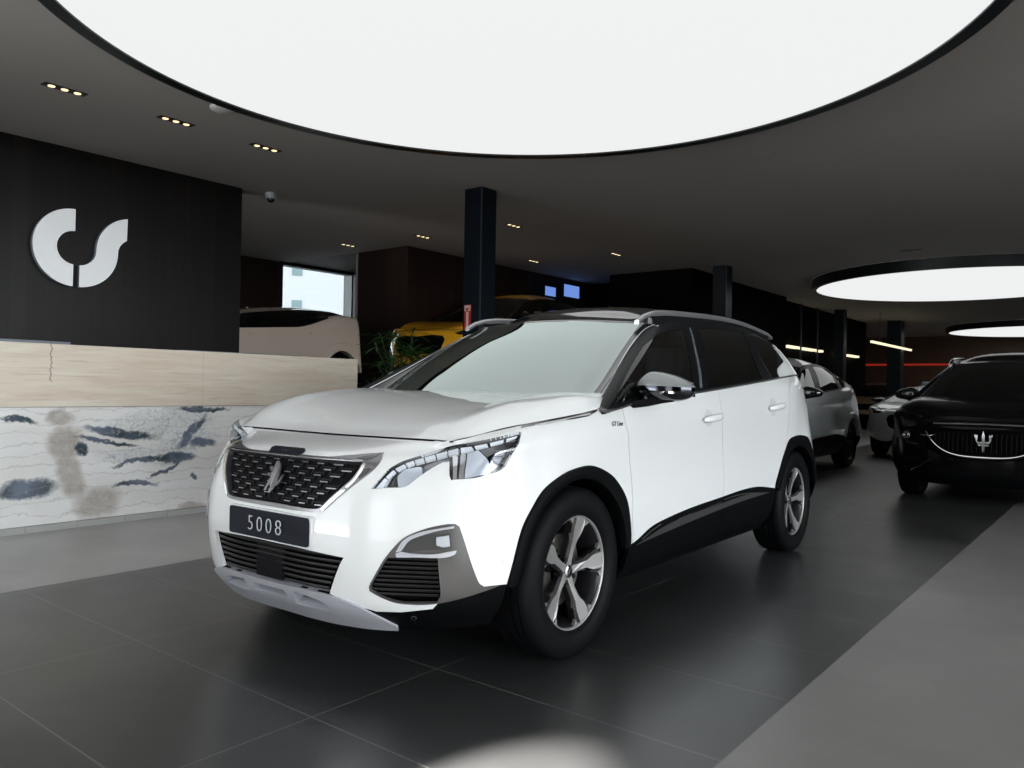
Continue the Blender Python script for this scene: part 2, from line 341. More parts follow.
F = {'headlight':[(0.499,0.5695),(0.5288,0.6278),(0.5585,0.6846),(0.6038,0.7427),(0.6975,0.8042),(0.8077,0.8617),(0.8982,0.8648),(1.0022,0.8588),(1.0944,0.8602),(1.111,0.8441),(1.0953,0.8025),(1.0527,0.7213),(1.0116,0.6269),(0.9785,0.6061),(0.9347,0.597),(0.8865,0.5893),(0.8024,0.5886),(0.7965,0.6066),(0.7978,0.6931),(0.7719,0.6939),(0.7098,0.6454),(0.6694,0.6113),(0.6305,0.5795),(0.5661,0.5757)],
'drl0':[(0.5139,0.5774),(0.5422,0.6277),(0.5532,0.6181),(0.5411,0.5792)],
'drl1':[(0.5453,0.6331),(0.5707,0.6792),(0.582,0.6651),(0.5585,0.6222)],
'drl2':[(0.5772,0.6895),(0.6066,0.7261),(0.6175,0.7053),(0.5909,0.6712)],
'drl3':[(0.6112,0.7339),(0.6374,0.7568),(0.6478,0.7305),(0.6248,0.7085)],
'drl4':[(0.6431,0.7606),(0.6783,0.7805),(0.686,0.7476),(0.654,0.7298)],
'drl5':[(0.6849,0.7848),(0.7288,0.8064),(0.7348,0.774),(0.6923,0.7513)],
'drl6':[(0.7358,0.8111),(0.7831,0.8283),(0.7854,0.7912),(0.7418,0.773)],
'drl7':[(0.7901,0.8301),(0.8318,0.8359),(0.8317,0.7933),(0.792,0.7895)],
'drl8':[(0.8421,0.8378),(0.885,0.8358),(0.8858,0.8009),(0.8416,0.7948)],
'drl9':[(0.8964,0.8353),(0.9462,0.8348),(0.9433,0.798),(0.8965,0.7978)],
'drl10':[(0.9582,0.8351),(1.0227,0.8372),(1.0188,0.8103),(0.9565,0.7969)],
'drl11':[(1.0366,0.8382),(1.0925,0.8367),(1.0906,0.8229),(1.0372,0.8113)],
'lampbar_silver':[(0.8089,0.7849),(0.8294,0.7888),(0.823,0.5931),(0.8092,0.5925)],
'lampbar_grey':[(0.8389,0.7853),(0.8582,0.788),(0.8486,0.594),(0.8304,0.5936)],
'lamp_lens':[(0.863,0.781),(0.9024,0.7885),(0.9351,0.6814),(0.9582,0.6128),(0.9386,0.6024),(0.8866,0.5949),(0.8522,0.5945)],
'lamp_cell':[(0.9093,0.7856),(1.0178,0.7909),(1.0251,0.7344),(0.9999,0.6491),(0.9744,0.6154),(0.9622,0.6187),(0.9388,0.6889)],
'lamp_inner':[(0.5904,0.6431),(0.615,0.6941),(0.6604,0.7124),(0.6779,0.7057),(0.6863,0.6385),(0.6556,0.6095),(0.6239,0.5845),(0.5974,0.5854)],
'lamp_inner2':[(0.6895,0.7164),(0.7404,0.749),(0.7933,0.758),(0.7925,0.7057),(0.7634,0.7089),(0.7108,0.6611),(0.6932,0.652)],
'lamp_tip':[(0.5173,0.5811),(0.5559,0.6415),(0.5711,0.6439),(0.5522,0.5824)],
'grille_out':[(0.053,0.7455),(0.2568,0.7461),(0.3599,0.7718),(0.438,0.7976),(0.5058,0.8111),(0.5129,0.7256),(0.491,0.6633),(0.4326,0.5899),(0.3648,0.5173),(0.316,0.4647),(0.2884,0.4517),(0.2573,0.4485),(0.1898,0.4472),(0.0685,0.4456)],
'grille_mesh':[(0.0632,0.7187),(0.2677,0.722),(0.38,0.7237),(0.4402,0.7239),(0.4287,0.6595),(0.4038,0.6011),(0.3344,0.5201),(0.2912,0.4707),(0.2549,0.4628),(0.2205,0.4617),(0.0645,0.4634)],
'grille_dark':[(0.4034,0.7513),(0.4618,0.7843),(0.4973,0.8011),(0.4817,0.7619),(0.4406,0.7385)],
'grille_dark2':[(0.4454,0.6675),(0.4656,0.6791),(0.4868,0.6801),(0.4737,0.65),(0.4453,0.6146),(0.4358,0.63)],
'lower_grille':[(0.0215,0.3035),(0.2049,0.3021),(0.4123,0.2898),(0.4007,0.273),(0.3416,0.1501),(0.1909,0.1532),(0.0553,0.1501)],
'skid_top':[(0.0553,0.1501),(0.1909,0.1532),(0.341,0.147),(0.4634,0.1196),(0.538,0.0756),(0.5967,0.0237)],
'skid_o1':[(-0.1124,0.1323),(0.0791,0.1296),(0.0652,0.0868),(-0.1372,0.0861)],
'skid_o2':[(0.1625,0.1348),(0.3027,0.1192),(0.3427,0.0828),(0.1483,0.0797)],
'white_low':[(0.3416,0.1501),(0.4267,0.1247),(0.5299,0.0979),(0.6251,0.0998),(0.7421,0.1161),(0.7594,0.1379)],
'fog_out':[(0.7564,0.138),(0.6224,0.136),(0.5539,0.1568),(0.5116,0.1777),(0.5105,0.1934),(0.5388,0.245),(0.5666,0.2931),(0.6063,0.3456),(0.6445,0.382),(0.7216,0.4163),(0.7919,0.4312),(0.8186,0.4307),(0.8325,0.4217),(0.849,0.3721),(0.8666,0.3167),(0.8867,0.2591),(0.9108,0.2082),(0.9298,0.1964),(0.9946,0.1937)],
'vent':[(0.5805,0.302),(0.6678,0.3057),(0.7571,0.3065),(0.7654,0.2286),(0.7689,0.1626),(0.7564,0.1412),(0.6886,0.1396),(0.6227,0.1407),(0.5541,0.1605),(0.5176,0.1817),(0.5174,0.1939),(0.5462,0.2454)],
'pod':[(0.6283,0.3228),(0.6662,0.3719),(0.7292,0.3924),(0.7995,0.3984),(0.8074,0.3441),(0.7863,0.3388),(0.7304,0.3369),(0.6567,0.3257)],
'pod_chrome_top':[(0.6378,0.369),(0.6868,0.3968),(0.7498,0.413),(0.8134,0.4236),(0.8135,0.4164),(0.7535,0.4057),(0.6942,0.3858),(0.6557,0.3659),(0.6282,0.3282),(0.6105,0.3239)],
'pod_chrome_low':[(0.6106,0.3185),(0.6318,0.3266),(0.6568,0.3221),(0.7377,0.3217),(0.7935,0.3316),(0.8233,0.3368),(0.8183,0.3243),(0.7938,0.3138),(0.7623,0.3099),(0.6959,0.3094),(0.6144,0.3061)],
'pod_lamp':[(0.7522,0.3836),(0.7961,0.3905),(0.8002,0.3513),(0.7756,0.3476),(0.7528,0.3545)],
'sensor':[(1.0039,0.2866),(0.6689,0.0715)],
'farch':[(1.025,0.1889),(1.06,0.3328),(1.092,0.4044),(1.1469,0.4655),(1.2132,0.523),(1.2992,0.5587),(1.3941,0.5819),(1.5335,0.5918),(1.6521,0.566),(1.7504,0.5214),(1.8342,0.4415),(1.8663,0.3483),(1.8952,0.2161)],
'rarch':[(3.8422,0.3042),(3.9134,0.4074),(4.0204,0.5089),(4.1106,0.5972),(4.2323,0.6356),(4.3812,0.6416)],
'sill':[(1.8994,0.2155),(1.9567,0.2259),(2.1043,0.2723),(2.2783,0.2938),(2.5514,0.3125),(2.9524,0.3268),(3.3301,0.3401),(3.5361,0.3364),(3.6839,0.3211),(3.8427,0.3009)],
'sillline':[(2.2271,0.2253),(2.2992,0.246),(2.4211,0.2763),(2.6829,0.2846),(2.9688,0.3029)],
'sillline2':[(2.0111,0.2273),(2.0975,0.2538),(2.2024,0.2739)],
'sillline3':[(2.9968,0.3113),(3.1751,0.3165),(3.3804,0.3117),(3.5311,0.2976)],
'sillflat_low':[(1.9086,0.1943),(2.239,0.2236),(2.6912,0.2484),(3.2588,0.2729),(3.7926,0.2924)],
'doorseam1':[(1.8611,0.9003),(1.8485,0.7775),(1.8743,0.6771),(1.8937,0.5755),(1.9121,0.4816),(1.9084,0.3208),(1.924,0.231)],
'doorseam2':[(2.9898,0.9004),(2.9851,0.7645),(3.0152,0.4836),(3.0026,0.3303)],
'doorseam3':[(4.2824,0.9111),(4.1042,0.8135),(4.0735,0.6728),(4.0551,0.5733)],
'striptrim':[(1.1004,0.8889),(1.2152,0.8834),(1.3502,0.8823),(1.4596,0.8745),(1.5588,0.8705),(1.6391,0.8962),(1.666,0.9201)],
'stripchrome':[(1.1846,0.8836),(1.3524,0.8886),(1.5096,0.8958),(1.5899,0.8965),(1.5712,0.8781),(1.4653,0.8856),(1.348,0.8761),(1.2142,0.8705)],
'handles':[(2.8243,0.7432),(3.8346,0.755),(1.7691,0.78)],
'Gglass_f':[(0.8128,0.0511),(0.77,0.3118),(0.7729,0.4887),(0.8507,0.5763),(1.0379,0.5867),(1.2367,0.5878),(1.2652,0.3787),(1.3167,0.1566),(1.3386,0.0266)],
'Gchrome':[(0.7001,0.0168),(0.6909,0.0577),(0.671,0.3367),(0.6866,0.5289),(0.714,0.6348),(0.7623,0.6885)],
'Gbp':[(1.3695,0.6122),(1.3535,0.4242),(1.3757,0.2274),(1.3982,0.0421)],
'Gglass_r':[(1.4948,0.6135),(1.5607,0.6147),(1.8774,0.6154),(2.2855,0.6107),(2.1337,0.2951),(2.148,0.0336),(1.8351,0.0357),(1.5517,0.0337),(1.4637,0.0334)],
'Gquart':[(2.3458,0.603),(2.9233,0.6885),(2.9233,0.6102),(2.6786,0.3408),(2.4058,0.022),(2.3148,0.0153),(2.2546,0.2671)],
'Gstrip2':[(2.2284,0.28),(2.2986,0.0117)],
'Gws':[(0.614,0.0076),(0.619,0.0773),(0.6271,0.3517),(0.6547,0.6483)]}
# ------------------------------------------------------------------ cutting panels out of a smooth surface
def inside(P, poly):
    x, y = P[:, 0], P[:, 1]; q = np.asarray(poly); c = np.zeros(len(P), bool); j = len(q)-1
    for i in range(len(q)):
        xi, yi = q[i]; xj, yj = q[j]
        if yi != yj:
            c ^= ((yi > y) != (yj > y)) & (x < (xj-xi)*(y-yi)/(yj-yi)+xi)
        j = i
    return c
def smooth_poly(pts, step=.012, corner=38, close=True):
    P = np.asarray(pts, float); n = len(P); out = []
    def sharp(i):
        if not close and i in (0, n-1): return True
        a = P[i]-P[i-1]; b = P[(i+1) % n]-P[i]
        c = (a@b)/max(np.linalg.norm(a)*np.linalg.norm(b), 1e-12); return math.degrees(math.acos(max(-1, min(1, c)))) > corner
    T = []
    for i in range(n):
        T.append(None if sharp(i) else (P[(i+1) % n]-P[i-1])/max(np.linalg.norm(P[(i+1) % n]-P[i])+np.linalg.norm(P[i]-P[i-1]), 1e-9))
    for i in range(n if close else n-1):
        a, b = P[i], P[(i+1) % n]; L = np.linalg.norm(b-a); m = max(1, int(round(L/step)))
        d = (b-a)
        ta = T[i]*L if T[i] is not None else d; tb = T[(i+1) % n]*L if T[(i+1) % n] is not None else d
        for k in range(m):
            s_ = k/m; s2, s3 = s_*s_, s_**3
            out.append((2*s3-3*s2+1)*a+(s3-2*s2+s_)*ta+(-2*s3+3*s2)*b+(s3-s2)*tb)
    if not close: out.append(P[-1])
    return np.array(out)
def cdt(rect, polys, sp, spv=None):
    (u0, v0), (u1, v1) = rect; spv = spv or sp
    V = []; E = []
    def loop(P):
        n = len(V); V.extend(map(tuple, P)); E.extend([(n+i, n+(i+1) % len(P)) for i in range(len(P))])
    nu = max(2, int((u1-u0)/sp)); nv = max(2, int((v1-v0)/spv))
    us = np.linspace(u0, u1, nu+1); vs = np.linspace(v0, v1, nv+1)
    loop([(u, v0) for u in us[:-1]]+[(u1, v) for v in vs[:-1]]+[(u, v1) for u in us[::-1][:-1]]+[(u0, v) for v in vs[::-1][:-1]])
    for P in polys: loop(P)
    for u in us[1:-1]:
        for v in vs[1:-1]: V.append((u+random.uniform(-.01, .01)*sp, v))
    r = delaunay_2d_cdt([Vector(v) for v in V], E, [], 0, 1e-6)
    P = np.array([tuple(v) for v in r[0]]); T = np.array([f for f in r[2] if len(f) == 3])
    A = (P[T[:, 1]]-P[T[:, 0]]); B = (P[T[:, 2]]-P[T[:, 0]]); ar = A[:, 0]*B[:, 1]-A[:, 1]*B[:, 0]
    T[ar < 0] = T[ar < 0][:, ::-1]; T = T[abs(ar) > 1e-10]
    C = P[T].mean(1); ok = (C[:, 0] > u0) & (C[:, 0] < u1) & (C[:, 1] > v0) & (C[:, 1] < v1)
    return P, T[ok], C[ok]
def panel(name, net, P, T, m, parent, lift=0., depth=.014, side=0, wall=None, warp=None):
    """side: 0 = both halves in one mesh, 1 = left half, -1 = right half"""
    if len(T) == 0: return None
    used, inv_ = np.unique(T, return_inverse=True); T2 = inv_.reshape(T.shape); Q = P[used]
    u, v = Q[:, 0], np.clip(Q[:, 1], 0, net.vmax)
    N = net.nrm(u, v); X = net.ev(u, v); 
    seam = (abs(u) < 1e-5) | (abs(u-net.umax) < 1e-5)
    Xt = X+N*lift; Xb = X+N*(lift-depth)
    from collections import Counter
    cnt = Counter(); dirn = {}
    for t in T2:
        for a, b in ((t[0], t[1]), (t[1], t[2]), (t[2], t[0])):
            k = (min(a, b), max(a, b)); cnt[k] += 1; dirn[k] = (a, b)
    be = [dirn[k] for k, c in cnt.items() if c == 1 and not (seam[k[0]] and seam[k[1]])]
    VV = []; NN = []; FF = []
    for sg in ((1, -1) if side == 0 else (side,)):
        mir = np.array([1, sg, 1]); base = len(VV)
        VV += list(Xt*mir); NN += list(N*mir)
        FF += [tuple(t+base) if sg > 0 else tuple(t[::-1]+base) for t in T2]
        if depth > 0:
            for a, b in be:
                n0 = len(VV); d = np.cross(Xt[b]-Xt[a], N[a]); d /= max(np.linalg.norm(d), 1e-9)
                VV += [Xt[a]*mir, Xt[b]*mir, Xb[b]*mir, Xb[a]*mir]; NN += [d*mir]*4
                FF.append((n0+1, n0, n0+3, n0+2) if sg > 0 else (n0, n0+1, n0+2, n0+3))
    VV = np.array(VV)
    if warp is not None:
        V2 = warp(VV); e = 1e-3
        NNa = np.array(NN)  # transform normals numerically with two tangents
        t1 = np.cross(NNa, [0, 0, 1.]); bad = np.linalg.norm(t1, axis=1) < .1; t1[bad] = np.cross(NNa[bad], [1., 0, 0]); t2 = np.cross(NNa, t1)
        n2 = np.cross(warp(VV+t1*e)-V2, warp(VV+t2*e)-V2); n2 *= np.sign((n2*NNa).sum(1))[:, None]
        NN = n2/np.maximum(np.linalg.norm(n2, axis=1), 1e-12)[:, None]; VV = V2
    return mesh_obj(name, VV, FF, m, parent, True, normals=NN)
def patch(name, net, poly, m, parent, lift=0., depth=.01, side=1, sp=.02, smooth=True, corner=38, step=.008, warp=None):
    """a small shaped piece lying on the surface"""
    pl = smooth_poly(poly, step, corner) if smooth else np.asarray(poly, float)
    lo, hi = pl.min(0), pl.max(0)
    P, T, C = cdt((lo-1e-3, hi+1e-3), [pl], sp)
    T = T[inside(C, pl)]
    return panel(name, net, P, T, m, parent, lift, depth, side, warp=warp)
def strip(name, net, line, half, m, parent, lift=.002, depth=.006, side=1, warp=None):
    L = smooth_poly(line, .012, 60, close=False)
    t = np.gradient(L, axis=0); t /= np.maximum(np.linalg.norm(t, axis=1), 1e-9)[:, None]; n = np.c_[-t[:, 1], t[:, 0]]
    return patch(name, net, np.r_[L+n*half, (L-n*half)[::-1]], m, parent, lift, depth, side, smooth=False, warp=warp)
def seam_poly(line, half=.0022):
    L = smooth_poly(line, .02, 60, close=False); t = np.gradient(L, axis=0); t /= np.maximum(np.linalg.norm(t, axis=1), 1e-9)[:, None]
    n = np.c_[-t[:, 1], t[:, 0]]; return np.r_[L+n*half, (L-n*half)[::-1]]
WN, HN, GN, RN = lower_net(), hood_net(), green_net(), roof_net()
def uv_side(x, z): return WN.inv((0, 2), (x, z), near=(1, .85, .13))
def uv_front(y, z): return WN.inv((1, 2), (y, z), near=(0, .75, .25))
# ------------------------------------------------------------------ wheels
def spoke_mb(k, dark=False):
    a = math.radians(k)
    def fn(r, t, h): return (r*math.cos(a)-t*math.sin(a), h, r*math.sin(a)+t*math.cos(a))
    return fn
def build_wheel(parent, loc, side, R=.352, hero=True, spin=103, rimcol='machined', copy_of=None):
    root = bpy.data.objects.new('wheel', None); COL.objects.link(root); root.parent = parent
    root.location = loc; root.rotation_euler = (0, 0, 0 if side > 0 else PI)
    if copy_of is not None:
        for ch in list(copy_of.children):
            c = ch.copy(); COL.objects.link(c); c.parent = root; c.matrix_parent_inverse = ch.matrix_parent_inverse
        return root
    k = R/.352; w = .1125
    prof = [(.232, -.085), (.236, -.098), (.262, -.110), (.295, -.1125), (.325, -.106), (.341, -.096), (.3495, -.082)]
    for c in (-.055, -.019, .019, .055):
        prof += [(.352, c-.006), (.3445, c-.0045), (.3445, c+.0045), (.352, c+.006)]
    prof += [(.3495, .082), (.341, .096), (.325, .106), (.295, .1125), (.262, .110), (.236, .098), (.232, .085)]
    m = MB().lathe([(r*k, h) for r, h in prof], 72 if hero else 40)
    if False:   # small shoulder sipes
        for i in range(72):
            an = 2*PI*i/72
            for sg in (-1, 1):
                fn = lambda a, b, h, an=an, sg=sg: ((.3435+h)*math.cos(an+a), sg*(.090+b), (.3435+h)*math.sin(an+a))
                m.prism([(-.018, -.012), (.018, -.012), (.018, .012), (-.018, .012)], fn, -.004, .0018)
    m.obj('tyre', MT['tyre'], root, True, 50)
    rb = MB().lathe([(.236*k, .088), (.236*k, .080), (.226*k, .076), (.214*k, .05), (.205*k, -.02), (.205*k, -.085), (.236*k, -.088)], 64)
    rb.obj('rim_barrel', MT['rim_dark'], root, True, 60)
    MB().lathe([(.2385*k, .0845), (.2375*k, .0905), (.2325*k, .0915), (.2265*k, .0885), (.2255*k, .080)], 64).obj('rim_lip', MT[rimcol], root, True, 60)
    # dark disc behind the spokes, brake disc
    MB().lathe([(.0, -.03), (.20*k, -.03), (.205*k, -.05)], 40).obj('wheel_well_disc', MT['void'], root)
    MB().lathe([(.06*k, .005), (.062*k, .012), (.150*k, .012), (.150*k, -.008)], 48).obj('brake_disc', MT['disc'], root, True, 40)
    if hero:
        MB().prism([(.085, -.05), (.165, -.045), (.172, 0), (.165, .045), (.085, .05), (.075, 0)], spoke_mb(35), -.02, .034).obj('brake_caliper', MT['clad'], root)
    for i in range(5):
        a = spin+72*i; fn = spoke_mb(a)
        if hero:
            def curve(fn, base):   # face dips towards the hub
                return lambda r, t, h: (lambda p, r=r: (p[0], h*1.0+(base+.030*min(1, max(0, (r-.03)/.17))**1.3), p[2]))(fn(r, t, 0))
            P = [(.020, -.017), (.08, -.0135), (.130, -.0155), (.165, -.031), (.200, -.036), (.229, -.031), (.2325, 0), (.229, .031), (.200, .036), (.165, .031), (.130, .0155), (.08, .0135), (.020, .017)]
            MB().prism(P, curve(fn, .052), -.022, .0045).obj('spoke', MT['machined'], root)
            q = MB()                                        # dark flanks and the small bright tabs beside each spoke end
            for sg in (-1, 1):
                q.prism([(.155, sg*.038), (.200, sg*.052), (.228, sg*.058), (.229, sg*.036), (.200, sg*.038), (.165, sg*.033)], curve(fn, .046), -.03, .002)
                q.prism([(.03, sg*.020), (.13, sg*.028), (.15, sg*.040), (.12, sg*.020)], curve(fn, .040), -.02, .002)
            q.obj('spoke_flank', MT['rim_dark'], root)
            q = MB()
            for sg in (-1, 1):
                q.prism([(.196, sg*.050), (.232, sg*.048), (.227, sg*.082), (.212, sg*.074)], curve(fn, .050), -.012, .002)
            q.obj('rim_tab', MT['machined'], root)
        else:
            P = [(.02, -.028), (.12, -.020), (.23, -.045), (.234, 0), (.23, .045), (.12, .020), (.02, .028)]
            MB().prism([(a_*k, b_*k) for a_, b_ in P], fn, .045, .078).obj('spoke', MT[rimcol], root)
    MB().lathe([(0, .066), (.020, .0655), (.027, .063), (.030, .045)], 28).obj('hub_cap', MT['chrome_soft'], root, True, 60)
    if hero:
        for i in range(5):
            an = math.radians(spin+36+72*i); c = (.056*math.cos(an), 0, .056*math.sin(an))
            MB().lathe([(0, .060), (.009, .060), (.010, .03)], 12, c=c).obj('wheel_bolt', MT['rim_dark'], root, True, 50)
        q = MB(); q.tube([(.014*math.cos(t)*(.6 if i % 2 else 1), .0668, .016*math.sin(t)) for i, t in enumerate(np.linspace(0, 5.4, 9))], .0024, 5)
        q.obj('hub_emblem', MT['rim_dark'], root)
    return root
# ------------------------------------------------------------------ a car
def arch_polys():
    f = [tuple(p) for p in F['farch']]
    X = WN.ev(*np.array(f).T)
    fr = [(f[0][0]-.012, -.06)]+f+[(f[-1][0]+.004, -.06)]
    r = F['rarch']; Xr = WN.ev(*np.array(r).T)
    top = max(p[2] for p in Xr); cx = -2.855
    left = [(x, min(z, .812)) for x, _, z in Xr if x > cx]
    pts = left+[(cx, .815)]+[(2*cx-x, z) for x, z in left[::-1]]
    rr = [uv_side(x, z) for x, z in pts]
    rr = [(rr[0][0]+.0, -.06)]+rr+[(rr[-1][0], -.06)]
    return fr, rr
ARF, ARR = arch_polys()
def cut_classes(net, polys, sp, spv=None):
    """polys = [(name, uv polygon, smooth?)] in order of priority"""
    res = []
    for n, p, s_ in polys:
        res.append((n, smooth_poly(p, .010 if sp < .02 else .02, 38) if s_ else np.asarray(p, float)))
    P, T, C = cdt(((0, 0), (net.umax, net.vmax)), [p for _, p in res], sp, spv)
    cls = np.full(len(T), -1)
    for i, (n, p) in enumerate(res):
        m = inside(C, p) & (cls < 0); cls[m] = i
    out = {'rest': T[cls < 0]}
    for i, (n, p) in enumerate(res):
        t = T[cls == i]; out[n] = np.concatenate([out[n], t]) if n in out else t
    return P, out
def fpt(n): return [tuple(p) for p in F[n]]
def cladding(poly, cx, parent, warp=None, name='arch_cladding', side=1, mt='clad'):
    L = smooth_poly(poly[1:-1], .02, 60, close=False); V = []; n = len(L)
    prof = 7; 
    for u, v in L:
        p = WN.ev(u, max(v, 0))[0]; th = math.atan2(p[2]-.352, p[0]-cx); ro = math.hypot(p[0]-cx, p[2]-.352); ri = min(.388, ro-.022)
        q = (cx+ri*math.cos(th), .352+ri*math.sin(th)); u2, v2 = uv_side(*q)
        for f, l in ((0, .0), (.05, .012), (.3, .016), (.7, .015), (1, .008)):
            V.append(WN.off(u+(u2-u)*f, max(v+(v2-v)*f, 0), l)[0])
        e = V[-1]
        V.append(e+np.array([0, -.02, 0])); V.append(e+np.array([-.0, -.14, 0]))
    V = np.array(V)*[1, side, 1]
    if warp is not None: V = warp(V)
    Fc = [(i*prof+k, i*prof+k+1, (i+1)*prof+k+1, (i+1)*prof+k) for i in range(n-1) for k in range(prof-1)]
    if side > 0: Fc = [f[::-1] for f in Fc]
    o = mesh_obj(name, V, Fc, MT[mt], parent, True, sharp=50)
    return o
def wheel_well(cx, parent, sides=(1, -1)):
    for sg in sides:
        m = MB(); pr = [(.405, sg*.835), (.405, sg*.50), (.30, sg*.46), (0.0, sg*.46)]
        m.lathe(pr, 30, c=(cx, 0, .345), a0=math.radians(-16), a1=math.radians(196))
        m.obj('wheel_well', MT['void'], parent)
def rail(parent, sg, hero=True, warp=None):
    path = [(-1.03, 1.488), (-1.10, 1.522), (-1.184, 1.545), (-1.30, 1.562), (-1.45, 1.573), (-1.67, 1.583), (-2.0, 1.596), (-2.3, 1.600), (-2.6, 1.592), (-2.887, 1.570), (-3.05, 1.552), (-3.14, 1.530)]
    L = smooth_poly(path, .06, 80, close=False); V = []; Fc = []
    n = len(L)
    for i, (x, z) in enumerate(L):
        e = min(i, n-1-i); h = .016 if e > 2 else .010
        for dy, dz in ((-.016, -.004), (-.013, .010), (0, .016), (.013, .010), (.017, -.004), (.012, -h*1.1), (-.012, -h*1.1)):
            V.append((x, sg*(.600+.0*x+dy), z-.012+dz))
    m = 7
    for i in range(n-1):
        for k in range(m): Fc.append((i*m+k, i*m+(k+1) % m, (i+1)*m+(k+1) % m, (i+1)*m+k))
    Fc += [tuple(range(m)), tuple(range((n-1)*m, n*m))[::-1]]
    V = np.array(V); V2 = warp(V) if warp is not None else V
    r = mesh_obj('roof_rail', V2, Fc, MT['rail' if hero else 'black_gloss'], parent, True, sharp=60)
    # dark foot running along below the rail
    V = []; Fc = []
    Lf = [(x, z) for x, z in L if -3.08 < x < -1.10]
    for x, z in Lf:
        t = np.interp(-x, [1.1, 1.36, 1.65, 2.1, 2.6, 3.1], [1.46, 1.49, 1.515, 1.535, 1.53, 1.50])
        for y, zz in ((.590, z-.02), (.612, z-.02), (.618, t-.02), (.582, t-.02)): V.append((x, sg*y, zz))
    for i in range(len(Lf)-1):
        for k in range(4): Fc.append((i*4+k, i*4+(k+1) % 4, (i+1)*4+(k+1) % 4, (i+1)*4+k))
    Fc += [(0, 1, 2, 3), tuple(range((len(Lf)-1)*4, len(Lf)*4))[::-1]]
    V = np.array(V); V = warp(V) if warp is not None else V
    mesh_obj('roof_rail_foot', V, Fc, MT['black_gloss'], r)
def mirror(parent, sg, hero=True, capm='satin_cap', warp=None):
    """door mirror: rounded shell split into cap, housing and pane, on a short arm"""
    c = np.array([-.63, .968, 1.118]); nu, nv = 36, 24; V = []
    def P(i, j):
        th = 2*PI*i/nu; ph = -PI/2+PI*j/nv                      # around z; up
        cx, cy, cz = math.cos(ph)*math.cos(th), math.cos(ph)*math.sin(th), math.sin(ph)
        x = np.sign(cx)*abs(cx)**.8*(.085 if cx > 0 else .055); y = np.sign(cy)*abs(cy)**.75*.137
        z = np.sign(cz)*abs(cz)**.85*(.088 if cz > 0 else .062)
        t = (y+.137)/.274                                        # outboard end is lower at the top, tucked at the bottom
        if z > 0: z *= (1.0-.72*max(0, t-.25)**1.2) if t > .25 else (.80+.2*t/.25)
        x -= .03*t
        return c+np.array([x, y, z])
    G = np.array([[P(i, j) for i in range(nu)] for j in range(nv+1)])
    if hero and sg < 0: G[..., 1] = .83+(G[..., 1]-.83)*.38; G[..., 0] -= .03      # folded in
    G = G*[1, sg, 1]
    zt = c[2]+.012; zb = c[2]-.006
    groups = {'mirror_cap': [], 'mirror_band': [], 'mirror_housing': []}
    for j in range(nv):
        for i in range(nu):
            q = (j*nu+i, j*nu+(i+1) % nu, (j+1)*nu+(i+1) % nu, (j+1)*nu+i); zz = G.reshape(-1, 3)[list(q)][:, 2].mean()
            groups['mirror_cap' if j >= nv//2+1 else 'mirror_band' if j >= nv//2-1 else 'mirror_housing'].append(q if sg > 0 else q[::-1])
    Vv = G.reshape(-1, 3); Vv = warp(Vv) if warp is not None else Vv
    root = mesh_obj('door_mirror', Vv, groups['mirror_housing'], MT['black_gloss'], parent, True, sharp=60)
    mesh_obj('mirror_cap', Vv, groups['mirror_cap'], MT[capm], root, True, sharp=60)
    mesh_obj('mirror_band', Vv, groups['mirror_band'], MT['mirror_trim'], root, True, sharp=60)
    fold = hero and sg < 0
    a = np.array([(-.49, .845, 1.036), (-.50, .88, 1.042), (-.56, .91, 1.052), (-.61, .93 if fold else .96, 1.068), (-.62, .93 if fold else 1.02, 1.074)])*[1, sg, 1]
    a = warp(a) if warp is not None else a
    MB().tube(a, [.018, .020, .024, .026, .02], 10, flat=.8).obj('mirror_arm', MT['black'], root, True)
    pane = np.array([(-.690, .845, 1.075), (-.718, .92 if fold else 1.085, 1.082), (-.712, .92 if fold else 1.075, 1.150), (-.690, .86, 1.178)])*[1, sg, 1]
    pane = warp(pane) if warp is not None else pane
    mesh_obj('mirror_pane', pane, [(0, 1, 2, 3)], MT['chrome'], root)
def seat(parent, x, y, hero=True, warp=None):
    m = MB(); m.box((x-.20, y-.25, .52), (x+.30, y+.25, .70), .05)
    s_ = m.obj('seat', MT['seat'], parent, True, 60)
    def tilt(m, ang, px, pz):
        c_, sn = math.cos(ang), math.sin(ang); m.V = [((vx-px)*c_+(vz-pz)*sn+px, vy, -(vx-px)*sn+(vz-pz)*c_+pz) for vx, vy, vz in m.V]; return m
    m = MB(); m.box((x-.28, y-.24, .62), (x-.15, y+.24, 1.19), .055); tilt(m, -.20, x-.2, .62).obj('seat_backrest', MT['seat'], s_, True, 60)
    m = MB(); m.box((x-.27, y-.125, 1.215), (x-.17, y+.125, 1.405), .05); tilt(m, -.20, x-.2, .62).obj('headrest', MT['seat'], s_, True, 60)
    m = MB(); m.box((x-.225, y-.06, 1.15), (x-.215, y-.05, 1.25)); m.box((x-.225, y+.05, 1.15), (x-.215, y+.06, 1.25)); tilt(m, -.20, x-.2, .62).obj('headrest_post', MT['chrome_soft'], s_)
MT['glass_dark2'] = glass_mat('dark_windscreen', (.10, .10, .10), .05, 3.0, .8)
MT['satin_cap'] = mat('grey_gloss_cap', (.20, .215, .22), .25, coat=1)
MT['chrome_dark'] = mat('dark_chrome', (.25, .25, .28), .12, metal=1)
MT['mirror_trim'] = mat('mirror_trim', (.07, .07, .08), .12, metal=1)

